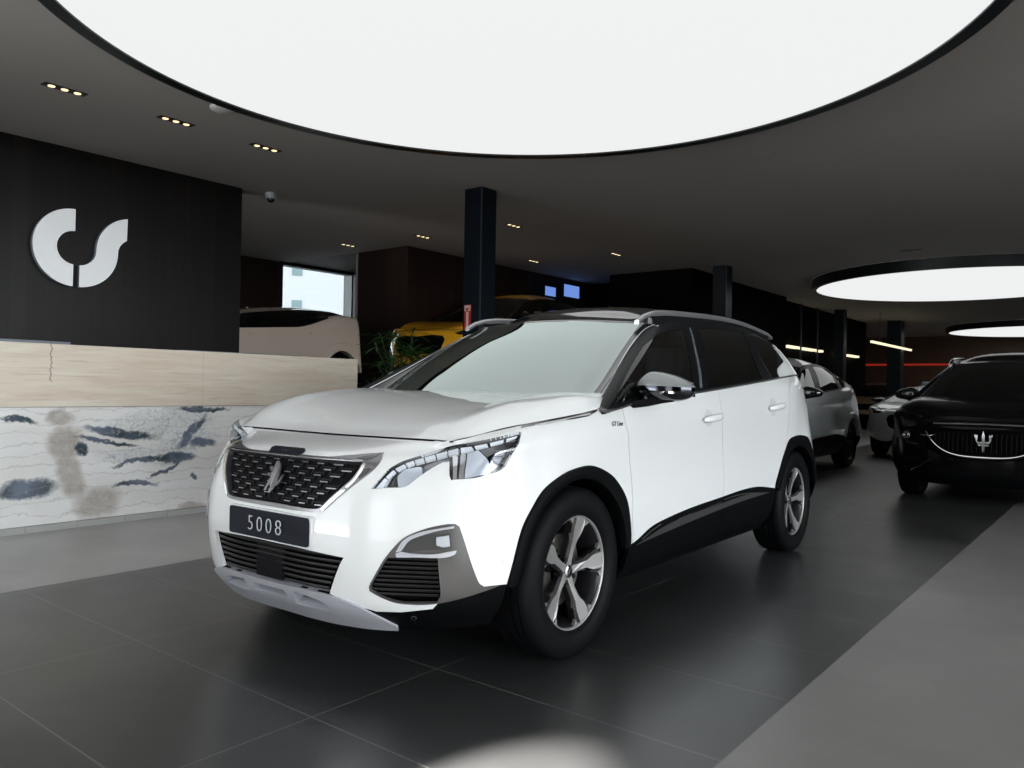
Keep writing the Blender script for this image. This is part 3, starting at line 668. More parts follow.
def build_car(name, loc, rz, label, paint='white', hero=True, warp=None, group=None, opts=()):
    car = empty(name, loc, rz, label, 'car', group)
    pm = MT[paint]; sp = .020 if hero else .045
    seam1, seam2, seam3 = fpt('doorseam1'), fpt('doorseam2'), fpt('doorseam3')
    s1 = [(seam1[0][0], WN.vmax+.03)]+seam1+[(seam1[-1][0], -.05)]
    s2 = [(seam2[0][0], WN.vmax+.03)]+seam2+[(seam2[-1][0], -.05)]
    s3 = [(seam3[0][0], WN.vmax+.03)]+seam3+[(seam3[-1][0]-.06, seam3[-1][1]-.09)]
    farch0, farchN = ARF[1], ARF[-2]
    sill = [(farchN[0]-.05, F['sill'][0][1])]+fpt('sill')+[(ARR[1][0]+.05, ARR[1][1]), (ARR[1][0]+.05, -.06), (farchN[0]-.05, -.06)]
    rear_low = [(ARR[-2][0]-.03, .30), (ARR[-2][0]+.35, .26), (WN.umax+.05, .24), (WN.umax+.05, -.06), (ARR[-2][0]-.03, -.06)]
    wl = fpt('white_low'); fo = fpt('fog_out'); sk = fpt('skid_top')
    band = [(-.05, -.06), (-.05, wl[0][1]), (sk[0][0], sk[0][1]+.004), (sk[1][0], sk[1][1]+.003)]+wl+[fo[-2], (fo[-1][0]+.08, fo[-1][1]), (farch0[0]+.08, -.06)]
    polys = []
    if hero: polys += [('seam', [(-.05, WN.vmax-.011), (.655, WN.vmax-.011), (.70, WN.vmax+.03), (-.05, WN.vmax+.03)], False)]
    if hero: polys += [('seam', seam_poly(s1), False), ('seam', seam_poly(s2), False), ('seam', seam_poly(s3), False)]
    polys += [('arch', ARF, True), ('arch', ARR, True)]
    hl = fpt('headlight')
    if 'slim' in opts:     # low swept lamp
        hl = [uv_front(.60, .80), uv_front(.66, .845), uv_front(.76, .87), (hl[8][0]-.12, hl[8][1]-.01), (hl[11][0]-.12, hl[11][1]), uv_front(.78, .775), uv_front(.68, .775)]
    polys += [('headlight', hl, True)]
    gr = fpt('grille_out'); gr = [(-.06, gr[0][1])]+gr+[(-.06, gr[-1][1])]
    if 'oval' in opts: gr = [(-.06, .60)]+[uv_front(.30, .775), uv_front(.47, .76), uv_front(.52, .70), uv_front(.48, .56), uv_front(.36, .50), uv_front(.2, .485)]+[(-.06, .28)]
    polys += [('grille', gr, True)]
    lg = fpt('lower_grille'); lg = [(-.06, lg[0][1])]+lg+[(-.06, lg[-1][1])]
    if 'oval' not in opts: polys += [('lower_grille', lg, True)]
    if hero:
        o1 = fpt('skid_o1'); o2 = fpt('skid_o2')
        polys += [('skid_hole', [(-.09, o1[1][1]), (.10, o1[1][1]), (.105, o1[2][1]+.01), (-.09, o1[2][1]+.01)], True), ('skid_hole', o2, True)]
        skid = [(-.06, sk[0][1])]+sk+[(sk[-1][0]-.01, -.06), (-.06, -.06)]
        polys += [('skid', skid, True), ('vent', fpt('vent'), True)]
    polys += [('fog', fo, True), ('band', band, False), ('sill', sill, True), ('rear_band', rear_low, False)]
    tr = fpt('striptrim')
    if hero: polys += [('striptrim', [(tr[0][0], WN.vmax+.03)]+tr+[(tr[-1][0]-.005, WN.vmax+.03)], False)]
    tail = [(4.83, .60), (5.0, .70), (5.4, .68), (5.4, .56), (5.0, .50), (4.85, .52)]
    polys += [('tail', tail, True)]
    fd = s1+[(seam2[-1][0], -.05)]+s2[::-1]; rd = s2+[(s3[-1][0], -.05)]+s3[::-1]
    polys += [('door_front', fd, False), ('door_rear', rd, False)]
    P, cl = cut_classes(WN, polys, sp, sp*.9)
    kw = dict(warp=warp)
    body = panel('bodywork', WN, P, cl['rest'], pm, car, **kw)
    for sg in (1, -1):
        for dn in ('door_front', 'door_rear'):
            d = panel(dn, WN, P, cl[dn], pm, car, side=sg, **kw)
            if hero or sg == (1 if 'left' in opts else 1):
                hu, hv = F['handles'][0 if dn == 'door_front' else 1]
                pl = [(hu-.125, hv+.002), (hu-.11, hv+.018), (hu+.11, hv+.018), (hu+.125, hv+.004), (hu+.112, hv-.016), (hu-.112, hv-.016)]
                if hero:
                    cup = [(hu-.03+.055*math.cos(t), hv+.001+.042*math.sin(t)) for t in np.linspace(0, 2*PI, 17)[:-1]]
                    patch('handle_shade', WN, cup, MT['white_shade'], d, .0006, 0, sg, .02, **kw)  # flat darker disc: shade of a finger recess, put into the colour
                if not hero: patch('door_handle', WN, pl, pm, d, .02, .014, sg, .02, **kw)
                else:
                    ts = np.linspace(-1, 1, 13); pts = [WN.off(hu+.118*t, hv+.004*t, .012+.022*(1-abs(t)**3))[0]*[1, sg, 1] for t in ts]
                    MB().tube(pts, [.008+.007*(1-abs(t)**4) for t in ts], 10, flat=1.35).obj('door_handle', pm, d, True, 60)
        # lamps
        h = panel('headlight', WN, P, cl['headlight'], MT['lamp_black'], car, lift=-.035, depth=.0, side=sg, **kw)
        if hero:
            lamp_rim(h, hl, sg)
            for i in range(12): patch('light_guide', WN, fpt('drl%d' % i), MT['drl'], h, -.012, .012, sg, .02, smooth=False)
            for nm, mm, li in (('lampbar_silver', 'chrome', -.012), ('lampbar_grey', 'chrome_soft', -.016), ('lamp_lens', 'lens_blue', -.016), ('lamp_cell', 'chrome_dark', -.022), ('lamp_inner', 'lens_blue', -.02), ('lamp_inner2', 'chrome_dark', -.02), ('lamp_tip', 'lens_blue', -.014)):
                patch({'lampbar_silver': 'lamp_bar', 'lampbar_grey': 'lamp_bar', 'lamp_lens': 'projector', 'lamp_cell': 'reflector', 'lamp_inner': 'turn_reflector', 'lamp_inner2': 'turn_reflector', 'lamp_tip': 'lamp_tip'}[nm], WN, fpt(nm), MT[mm], h, li, .01, sg, .02)
            lamp_fins(h, sg)
        panel('lamp_cover', WN, P, cl['headlight'], MT['lens'], h, lift=-.001, depth=.006, side=sg, **kw)
        panel('tail_lamp', WN, P, cl['tail'], MT['red_lamp'], car, lift=.002, side=sg, **kw)
    if hero: strip('hood_gap_shade', WN, [(-.0, WN.vmax-.012), (.3, WN.vmax-.012), (.70, WN.vmax-.012)], .0125, MT['void'], car, -.008, 0, 0)  # near-black strip laid under the hood gap to paint its shade
    gm = MT['black_gloss']
    g = panel('grille', WN, P, cl['grille'], MT['void'] if 'oval' not in opts else MT['void'], car, lift=-.03, depth=0, **kw)
    lower = panel('lower_grille', WN, P, cl.get('lower_grille', []), MT['void'], car, lift=-.03, depth=0, **kw) if 'lower_grille' in cl else None
    fogm = MT['satin_grey'] if hero else (pm if paint != 'white' else MT['clad'])
    fg = [panel('fog_panel', WN, P, cl['fog'], fogm if hero else (MT['clad'] if 'plainfog' not in opts else pm), car, lift=.001, side=sg, **kw) for sg in (1, -1)]
    panel('bumper_band', WN, P, cl['band'], MT['clad'], car, lift=.001, **kw)
    panel('rear_bumper_band', WN, P, cl['rear_band'], MT['clad'], car, lift=.001, **kw)
    for sg in (1, -1): 
        s_ = panel('sill_trim', WN, P, cl['sill'], MT['clad'], car, lift=.004, depth=.02, side=sg, **kw)
        if hero:
            for nm in ('sillline', 'sillline2', 'sillline3'): strip('sill_bright_line', WN, fpt(nm), .0018, MT['chrome_soft'] if nm == 'sillline' else MT['satin_grey'], s_, .007, .004, sg)
            lw_ = fpt('sillflat_low'); up = fpt('sill')
            patch('sill_step', WN, [(lw_[0][0]+.05, lw_[0][1]+.012)]+lw_[1:-1]+[(lw_[-1][0]-.05, lw_[-1][1]-.01)]+[(p[0]-.02, p[1]-.035) for p in up[-3:2:-1]], MT['sill'], s_, .0055, .004, sg, .03)
    for (po, cx) in ((ARF, 0), (ARR, -2.84)):
        for sg in (1, -1): cladding(po, cx, car, warp, side=sg, mt='clad' if 'painted_arch' not in opts else paint)
        wheel_well(cx, car)
    # lining that closes the body behind gaps and grilles
    P2, c2 = cut_classes(WN, [('arch', ARF, True), ('arch', ARR, True), ('arch', [(-.1, .80), (6.3, .80), (6.3, 1.1), (-.1, 1.1)], False)], .06)
    panel('body_lining', WN, P2, c2['rest'], MT['void'], car, lift=-.045, depth=0, **kw)
    fb = MB(); fb.box((.55, -.60, .215), (-3.45, .60, .24)); 
    for sg in (1, -1): fb.box((-.44, sg*.60, .215), (-2.40, sg*.80, .24))
    fb.obj('underbody', MT['void'], car)
    # hood, greenhouse, roof
    PH, ch = cut_classes(HN, [], .03 if hero else .06)
    hd = panel('hood', HN, PH, ch['rest'], pm, car, **kw)
    gw = fpt('Gws'); gl = fpt('Gglass_f'); gr_ = fpt('Gglass_r'); gq = fpt('Gquart')
    vm = GN.vmax
    wsp = [(-.06, .012), (gw[0][0]-.004, .012), (gw[0][0], gw[0][1]+.01)]+gw[1:-1]+[(gw[-1][0], vm-.02), (-.06, vm-.014)]
    bp = fpt('Gbp')
    dp = [(gq[4][0]+.035, .012), (gq[4][0]+.035, .10), (gq[3][0]+.012, .20), (gq[3][0]+.035, .36), (gq[3][0]+.075, .50), (gq[3][0]+.22, .46), (gq[3][0]+.36, .2), (gq[3][0]+.40, .012)]
    rw = [(GN.uk[-4]+.10, .05), (GN.uk[-4]+.12, vm-.08), (GN.umax+.05, vm-.05), (GN.umax+.05, .04)]
    gc = fpt('Gchrome')
    df = [(gc[0][0]-.005, -.05)]+gc+[(gc[-1][0]+.06, vm-.02), (gc[-1][0]+.10, vm+.03), (gq[3][0]+.30, vm+.03), (gq[3][0]+.30, -.05)]
    gp = [('ws', wsp, True), ('gf', gl, True), ('gr', gr_, True), ('gq', gq, True), ('dp', dp, True), ('rw', rw, True), ('df', df, False)]
    PG, cg = cut_classes(GN, gp, .03 if hero else .05)
    panel('window_frame', GN, PG, cg['rest'], MT['black_gloss'], car, **kw)
    panel('door_frame', GN, PG, cg['df'], MT['frame_matt'], car, **kw)
    panel('windscreen', GN, PG, cg['ws'], MT['glass_ws' if hero else 'glass_dark2'], car, lift=-.001, depth=.004, **kw)
    if cg['rw'].size: panel('rear_window', GN, PG, cg['rw'], MT['glass_dark'], car, lift=-.001, depth=.004, **kw)
    for sg in (1, -1):
        panel('door_window', GN, PG, cg['gf'], MT['glass_side' if hero else 'glass_dark'], car, lift=-.002, depth=.004, side=sg, **kw)
        panel('door_window', GN, PG, cg['gr'], MT['glass_dark'], car, lift=-.002, depth=.004, side=sg, **kw)
        panel('quarter_window', GN, PG, cg['gq'], MT['glass_dark'], car, lift=-.002, depth=.004, side=sg, **kw)
        panel('rear_pillar', GN, PG, cg['dp'], pm, car, lift=.002, side=sg, **kw)
        strip('pillar_chrome_strip', GN, [(F['Gchrome'][0][0]-.03, .0)]+fpt('Gchrome'), .0045, MT['chrome_soft'], car, .006, .008, sg, **kw)
        if hero:
            strip('window_pillar_trim', GN, bp, .010, MT['satin_grey2'], car, .004, .006, sg)
            strip('window_pillar_trim', GN, fpt('Gstrip2'), .0035, MT['chrome_soft'], car, .004, .006, sg)
            strip('belt_trim', GN, [(F['Gchrome'][0][0]+.05, .008), (1.3, .008), (1.9, .008), (gq[3][0]+.03, .008)], .008, MT['satin_dark'], car, .006, .01, sg)
        rail(car, sg, hero, warp) if 'norails' not in opts else None
        mirror(car, sg, hero, 'satin_cap' if hero else 'black_gloss', warp)
    PR, cr_ = cut_classes(RN, [], .05)
    panel('roof', RN, PR, cr_['rest'], MT['black_gloss'] if hero else pm, car, depth=.02, **kw)
    if 'norails' not in opts or hero: pass
    # interior
    for y in (.36, -.36):
        seat(car, -1.50, y, hero)
    m = MB(); m.box((-2.55, -.62, .55), (-2.05, .62, .75), .06); s_ = m.obj('rear_bench', MT['seat'], car, True, 60)
    m = MB(); m.box((-2.62, -.60, .7), (-2.48, .60, 1.18), .06); 
    for y in (-.42, 0, .42): m.box((-2.60, y-.12, 1.20), (-2.50, y+.12, 1.36), .04)
    m.obj('bench_backrest', MT['seat'], s_, True, 60)
    m = MB(); m.box((-.50, -.74, .70), (-.92, .74, 1.02), .07); m.box((-.58, .12, .98), (-.88, .60, 1.075), .04)
    m.obj('dashboard', MT['dash'], car, True, 60)
    m = MB(); c0 = Vector((-1.00, .37, .97)); m.tube([c0+Vector((.06*math.sin(t), .175*math.cos(t), .165*math.sin(t))) for t in np.linspace(0, 2*PI, 33)[:-1]], .014, 8, close=True)
    m.tube([c0+Vector((0, -.16, 0)), c0+Vector((0, .16, 0))], .018, 8); m.tube([c0, c0+Vector((.25, 0, -.08))], .03, 8)
    m.obj('steering_wheel', MT['dash'], car, True, 60)
    wl0 = build_wheel(car, (0, .795, .352), 1, hero=hero, rimcol='machined' if 'darkrim' not in opts else 'rim_dark')
    for x, sg in ((-2.84, 1), (0, -1), (-2.84, -1)): build_wheel(car, (x, sg*.795, .352), sg, copy_of=wl0)
    return car, g, lower, fg, P, cl, hd, body
# ------------------------------------------------------------------ showroom
def N(nt, t, **k):
    n = nt.nodes.new(t)
    for a, b in k.items():
        if a in n.inputs.keys() if isinstance(a, str) else False: n.inputs[a].default_value = b
        else: setattr(n, a, b)
    return n
def math_(nt, op, a, b=None, c=None):
    n = nt.nodes.new('ShaderNodeMath'); n.operation = op
    for i, q in enumerate((a, b, c)):
        if q is None: continue
        if isinstance(q, (int, float)): n.inputs[i].default_value = q
        else: nt.links.new(q, n.inputs[i])
    return n.outputs[0]
def mixc(nt, f, a, b):
    n = nt.nodes.new('ShaderNodeMix'); n.data_type = 'RGBA'
    for s_, q in ((n.inputs['Factor'], f), (n.inputs[6], a), (n.inputs[7], b)):
        if isinstance(q, (int, float)): s_.default_value = q
        elif isinstance(q, tuple): s_.default_value = (*q, 1)
        else: nt.links.new(q, s_)
    return n.outputs[2]
def ramp(nt, v, a, b):
    n = nt.nodes.new('ShaderNodeMapRange'); n.clamp = True
    nt.links.new(v, n.inputs['Value']); n.inputs['From Min'].default_value = a; n.inputs['From Max'].default_value = b
    return n.outputs[0]
def noise(nt, vec, scale, detail=3, rough=.5, dist=0):
    n = nt.nodes.new('ShaderNodeTexNoise'); n.inputs['Scale'].default_value = scale; n.inputs['Detail'].default_value = detail
    n.inputs['Roughness'].default_value = rough; n.inputs['Distortion'].default_value = dist
    nt.links.new(vec, n.inputs['Vector']); return n.outputs[0]
def vecscale(nt, vec, s):
    n = nt.nodes.new('ShaderNodeMapping'); n.inputs['Scale'].default_value = s; nt.links.new(vec, n.inputs['Vector']); return n.outputs[0]
def tile_mat(name, col, grout, rough, ox, sx, oy, sy, gw, coat=0., gstr=1.):
    m = mat(name, col, rough, spec=1.0 if 'dark' in name else .6, ior=1.7 if 'dark' in name else None); nt = m.node_tree; b = nt.nodes['Principled BSDF']
    g = nt.nodes.new('ShaderNodeNewGeometry'); sep = nt.nodes.new('ShaderNodeSeparateXYZ'); nt.links.new(g.outputs['Position'], sep.inputs[0])
    def line(o, off, s, wd):
        q = math_(nt, 'DIVIDE', math_(nt, 'SUBTRACT', o, off), s); f = math_(nt, 'FRACT', math_(nt, 'ADD', q, .5))
        d = math_(nt, 'MULTIPLY', math_(nt, 'ABSOLUTE', math_(nt, 'SUBTRACT', f, .5)), s)
        return math_(nt, 'LESS_THAN', d, wd), math_(nt, 'FLOOR', q)
    lx, ix = line(sep.outputs[0], ox, sx, gw); ly, iy = line(sep.outputs[1], oy, sy, gw)
    ln = math_(nt, 'MULTIPLY', math_(nt, 'MAXIMUM', lx, ly), gstr)
    cb = nt.nodes.new('ShaderNodeCombineXYZ'); nt.links.new(ix, cb.inputs[0]); nt.links.new(iy, cb.inputs[1])
    wn = nt.nodes.new('ShaderNodeTexWhiteNoise'); nt.links.new(cb.outputs[0], wn.inputs[0])
    var = math_(nt, 'MULTIPLY_ADD', wn.outputs[0], .16, .92)
    cloud = math_(nt, 'MULTIPLY_ADD', noise(nt, g.outputs['Position'], 1.7, 4, .6), .5, .75)
    vv = math_(nt, 'MULTIPLY', var, cloud)
    hs = nt.nodes.new('ShaderNodeVectorMath'); hs.operation = 'SCALE'; hs.inputs[0].default_value = col; nt.links.new(vv, hs.inputs['Scale'])
    nt.links.new(mixc(nt, ln, hs.outputs[0], grout), b.inputs['Base Color'])
    rr = math_(nt, 'MULTIPLY_ADD', noise(nt, g.outputs['Position'], 3.0, 3), .12, rough-.06)
    nt.links.new(rr, b.inputs['Roughness'])
    return m
X0T, Y0T = -3.3432, 1.6578
MT['tile_dark'] = tile_mat('dark_floor_tiles', (.024, .025, .026), (.16, .16, .155), .33, X0T, 1.2, Y0T, .6, .0022)
MT['tile_light'] = tile_mat('grey_floor_tiles', (.19, .185, .18), (.15, .15, .148), .34, -.965, 1.2, Y0T, 1.2, .0022, gstr=.5)
MT['tile_left'] = tile_mat('grey_floor_tiles_left', (.33, .33, .325), (.30, .30, .298), .36, -4.61, 3.6, Y0T, 3.6, .0015, gstr=.3)
def wood_mat(name, c1, c2, axis, pitch, rough=.42, gapc=(.004, .003, .003)):
    """upright wooden boards; axis 0/1 = the horizontal world axis the boards follow each other along"""
    m = mat(name, c1, rough, spec=.35); nt = m.node_tree; b = nt.nodes['Principled BSDF']
    g = nt.nodes.new('ShaderNodeNewGeometry'); sep = nt.nodes.new('ShaderNodeSeparateXYZ'); nt.links.new(g.outputs['Position'], sep.inputs[0])
    q = math_(nt, 'DIVIDE', sep.outputs[axis], pitch); f = math_(nt, 'FRACT', q); i = math_(nt, 'FLOOR', q)
    gap = math_(nt, 'LESS_THAN', f, .035)
    wn = nt.nodes.new('ShaderNodeTexWhiteNoise'); wn.noise_dimensions = '1D'; nt.links.new(i, wn.inputs['W'])
    v = vecscale(nt, g.outputs['Position'], (26, 26, 1.1)); gr = noise(nt, v, 1.0, 5, .62, .4)
    t = math_(nt, 'ADD', math_(nt, 'MULTIPLY', gr, .75), math_(nt, 'MULTIPLY', wn.outputs['Value'], .35))
    nt.links.new(mixc(nt, gap, mixc(nt, ramp(nt, t, .30, .85), c1, c2), gapc), b.inputs['Base Color'])
    return m
MT['wood_dark'] = wood_mat('dark_wood_boards', (.0045, .0036, .0032), (.016, .0115, .0095), 1, .155)
MT['wood_brown'] = wood_mat('brown_wood_boards', (.018, .0085, .0065), (.036, .017, .0125), 1, .32)
MT['wood_brown_x'] = wood_mat('brown_wood_boards_cross', (.018, .0085, .0065), (.036, .017, .0125), 0, .32)
MT['ceiling'] = mat('ceiling_plaster', (.43, .40, .373), .85)
MT['ceiling_brown'] = mat('brown_ceiling', (.05, .028, .022), .6)
MT['col_blue'] = mat('blue_black_column', (.005, .009, .014), .38, spec=.2)
MT['col_edge'] = mat('column_edge_steel', (.06, .08, .10), .3, metal=.5)
MT['frame_dark'] = mat('dark_window_frame', (.012, .013, .015), .4)
MT['wall_dark'] = mat('black_wall', (.003, .003, .003), .7, spec=.04)
MT['jamb'] = mat('pale_jamb', (.35, .30, .30), .6)
PANEL = .88
MT['light_panel'] = mat('stretched_light_ceiling', (.02, .02, .02), .8, spec=0, emit=(.985, .995, 1.0), estr=PANEL)
MT['ring'] = mat('light_ring_black', (.006, .008, .009), .35)
def struct(name, V, Fc, m, **k): return tag(mesh_obj(name, V, Fc, m, **k), kind='structure')
def sbox(name, a, b, m, bev=0): return tag(MB().box(a, b, bev).obj(name, MT[m]), kind='structure')
HC = 3.5
XL, XR, YN, YF = -13.2, WIN_X, WIN_Y, 40.0
EDGE_L, EDGE_R = -4.605, -.965
sbox('floor', (EDGE_L, YN, -.12), (EDGE_R, YF, 0), 'tile_dark')
sbox('floor', (EDGE_R, YN, -.12), (XR, YF, 0), 'tile_light')
sbox('floor', (XL, YN, -.12), (EDGE_L, YF, 0), 'tile_left')
# ceiling with a darker brown field beyond the window wall
sbox('ceiling', (-9.72, YN, HC), (XR, YF, HC+.15), 'ceiling')
sbox('ceiling', (XL, YN, HC), (-9.72, 9.33, HC+.15), 'ceiling')
sbox('ceiling', (XL, 9.33, HC), (-9.72, YF, HC+.15), 'ceiling_brown')
# walls
sbox('wall_left', (-8.85, YN, 0), (-8.6, 5.46, HC), 'wood_dark')
sbox('wall_west', (XL-.2, YN, 0), (-13.1, 9.15, HC), 'wood_brown')
sbox('wall_west', (XL-.2, 11.0, 0), (-13.1, 14.0, HC), 'wood_brown')
sbox('wall_west', (XL-.2, 9.15, 0), (-13.1, 11.0, 1.2), 'wood_brown')
sbox('wall_recess', (-11.0, 9.35, 0), (-9.72, 9.55, HC), 'wood_brown_x')
sbox('wall_recess', (-9.92, 9.55, 0), (-9.72, 15.1, HC), 'wood_brown')
sbox('trim_1', (-11.06, 9.345, 0), (-11.0, 9.56, HC), 'jamb')
w1 = tag(MB().box((-13.22, 9.15, 3.44), (-13.02, 11.0, 3.5)).box((-13.22, 10.90, 1.2), (-13.02, 11.0, 3.44)).box((-13.22, 9.15, 1.2), (-13.02, 9.19, 3.44)).box((-13.22, 9.19, 1.2), (-13.02, 10.9, 1.26)).obj('window_1', MT['frame_dark']), kind='structure')
MT['pane'] = glass_mat('window_pane', (.93, .96, .97), .03, 4.0, .9)
MB().box((-13.12, 9.19, 1.26), (-13.11, 10.9, 3.44)).obj('window_pane', MT['pane'], w1)
sbox('trim_2', (-13.0, 10.92, .6), (-12.75, 11.05, HC), 'col_blue')
# rear dark partitions beyond the second column
sbox('wall_back', (-9.9, 15.1, 0), (-8.6, 15.3, HC), 'wall_dark')
sbox('wall_back', (-8.6, 14.05, 0), (-8.4, 15.3, HC), 'wall_dark')
sbox('wall_back', (-8.4, 14.05, 0), (-6.75, 14.25, HC), 'wall_dark')
sbox('wall_back', (-6.95, 14.25, 0), (-6.75, 15.2, HC), 'wall_dark')
sbox('wall_back', (-7.05, 15.2, 0), (-6.85, 19.6, HC), 'wall_dark')
sbox('wall_end', (-14.0, YF-.5, 0), (XR, YF-.3, HC), 'wall_dark')
sbox('wall_right', (XR, WY1, 0), (XR+.2, YF, HC), 'wall_dark')
sbox('wall_far_left', (XL-.2, 14.0, 0), (XL, YF, HC), 'wall_dark')
# glazed street fronts: solid stretches, lintels, posts, panes
sbox('wall_front', (XL, YN-.2, 0), (WX0, YN, HC), 'wall_dark')
sbox('wall_front', (WX1, YN-.2, 0), (DX0, YN, HC), 'wall_dark')
sbox('wall_front', (DX1, YN-.2, 0), (XR+.2, YN, HC), 'wall_dark')
sbox('wall_front', (DX0, YN-.2, 3.3), (DX1, YN, HC), 'frame_dark')
sbox('wall_front', (WX0, YN-.2, 3.3), (WX1, YN, HC), 'frame_dark')
sbox('wall_right', (XR, YN, 3.3), (XR+.2, WY1, HC), 'frame_dark')
for i, x in enumerate(np.linspace(WX0, WX1-.06, 5)): sbox('trim_3', (x, YN-.14, 0), (x+.06, YN-.04, 3.3), 'frame_dark')
for i, y in enumerate(np.linspace(YN, WY1-.06, 6)): sbox('trim_4', (XR+.04, y, 0), (XR+.14, y+.06, 3.3), 'frame_dark')
# raised stand for the cars behind the counter
sbox('floor', (-13.1, 5.75, 0), (-6.62, 14.0, .85), 'wall_dark')
sbox('floor', (-13.1, 2.6, 0), (-8.9, 5.75, .85), 'wall_dark')
sbox('floor', (-9.68, 8.40, .85), (-7.4, 13.4, 1.12), 'wall_dark')
sbox('ground_light_block', (-70, -8, -.3), (XL-.25, 60, -.1), 'tile_dark')  # unseen slab, added to keep the bright lower world out of the far window
# columns
def column(x, y, label, w_=.27, edge=True):
    c = empty('column', (x, y, 0), 0, label, 'column', None)
    MB().box((-w_/2, -w_/2, 0), (w_/2, w_/2, HC)).obj('shaft', MT['col_blue'], c)
    if edge: MB().box((w_/2-.012, -w_/2-.004, 0), (w_/2+.004, -w_/2+.010, HC)).obj('edge_strip', MT['col_edge'], c)
    return c
column(-6.235, 7.19, 'dark blue square column with a red and white sign, behind the white SUV')
column(-6.19, 14.20, 'dark square column above the rear of the white SUV roof')
column(-6.60, 23.3, 'thin dark column to the left of the brown glowing room, above the grey SUV')
column(-6.10, 27.6, 'dark column in front of the brown glowing room', .42)
column(-9.0, 20.6, 'short dark column top in front of the blue car windows') if False else None
# round light ceilings
def round_light(cx, cy, r, label):
    e = empty('round_light', (cx, cy, HC), 0, label, 'ceiling light', 'round luminous ceilings')
    zb = -.20
    MB().lathe([(r, -.003), (r, zb), (r-.10, zb), (r-.10, zb+.02)], 160, axis='z').obj('ring', MT['ring'], e, True, 30)
    n = 160; V = [(0, 0, zb+.012)]+[((r-.099)*math.cos(2*PI*i/n), (r-.099)*math.sin(2*PI*i/n), zb+.012) for i in range(n)]
    mesh_obj('diffuser', V, [(0, 1+(i+1) % n, 1+i) for i in range(n)], MT['light_panel'], e)
    return e
round_light(-2.945, 3.70, 2.775, 'huge round white light ceiling with black rim over the white SUV')
round_light(-2.80, 17.94, 2.78, 'second round white light ceiling with black drum over the dark cars')
round_light(-2.49, 31.5, 2.80, 'farthest and smallest round white light at the right edge')
MT['surround'] = mat('surround_chrome', (.26, .26, .275), .30, metal=.9)
MT['white_shade'] = mat('white_paint_darker', (.66, .67, .68), .3, coat=1)  # darker white: painted shade behind the handles, also the sensor rings
MT['lamp_black'] = mat('lamp_black', (.02, .022, .026), .2, coat=1)
MT['rail'] = mat('satin_rail', (.42, .43, .45), .30, metal=.75)
MT['sill'] = mat('sill_plastic', (.040, .040, .040), .35, spec=.4)
MT['satin_dark'] = mat('satin_dark_trim', (.05, .05, .05), .3, coat=.3)
MT['satin_grey2'] = mat('satin_pillar_trim', (.22, .25, .28), .22, metal=.6)
def lamp_rim(h, hl, sg):
    """side walls of the lamp bowl"""
    L = smooth_poly(hl, .012, 38); V = []; n = len(L)
    for u, v in L:
        N = WN.nrm(u, v)[0]; X = WN.ev(u, v)[0]
        V += [X-N*.004, X-N*.036]
    V = np.array(V)*[1, sg, 1]
    mesh_obj('lamp_bowl', V, [(2*i, 2*i+1, 2*((i+1) % n)+1, 2*((i+1) % n)) for i in range(n)], MT['lamp_black'], h)
def lamp_fins(h, sg):
    c = WN.inv((0, 2), (.40, .87), near=(1, .85, .13))
    q = MB()
    a, b = np.array(F['lamp_cell'][1]), np.array(F['headlight'][11])
    for k in range(4):      # thin bright arcs in the dark outer end of the lamp
        t = k/3; p0 = np.array(F['drl10'][0])*(1-t)+np.array(F['lamp_lens'][3])*t; p1 = np.array(F['headlight'][10])*(1-t)+np.array(F['headlight'][12])*t
        pts = [WN.off(*(p0*(1-s_)+p1*s_+np.array([0, -.012*math.sin(PI*s_)])), -.018)[0]*[1, sg, 1] for s_ in np.linspace(0, .92, 7)]
        q.tube(pts, .0014, 5)
    q.obj('lamp_fins', MT['chrome'], h)
def dashes(net, rows, name, m, parent, warp=None): ...
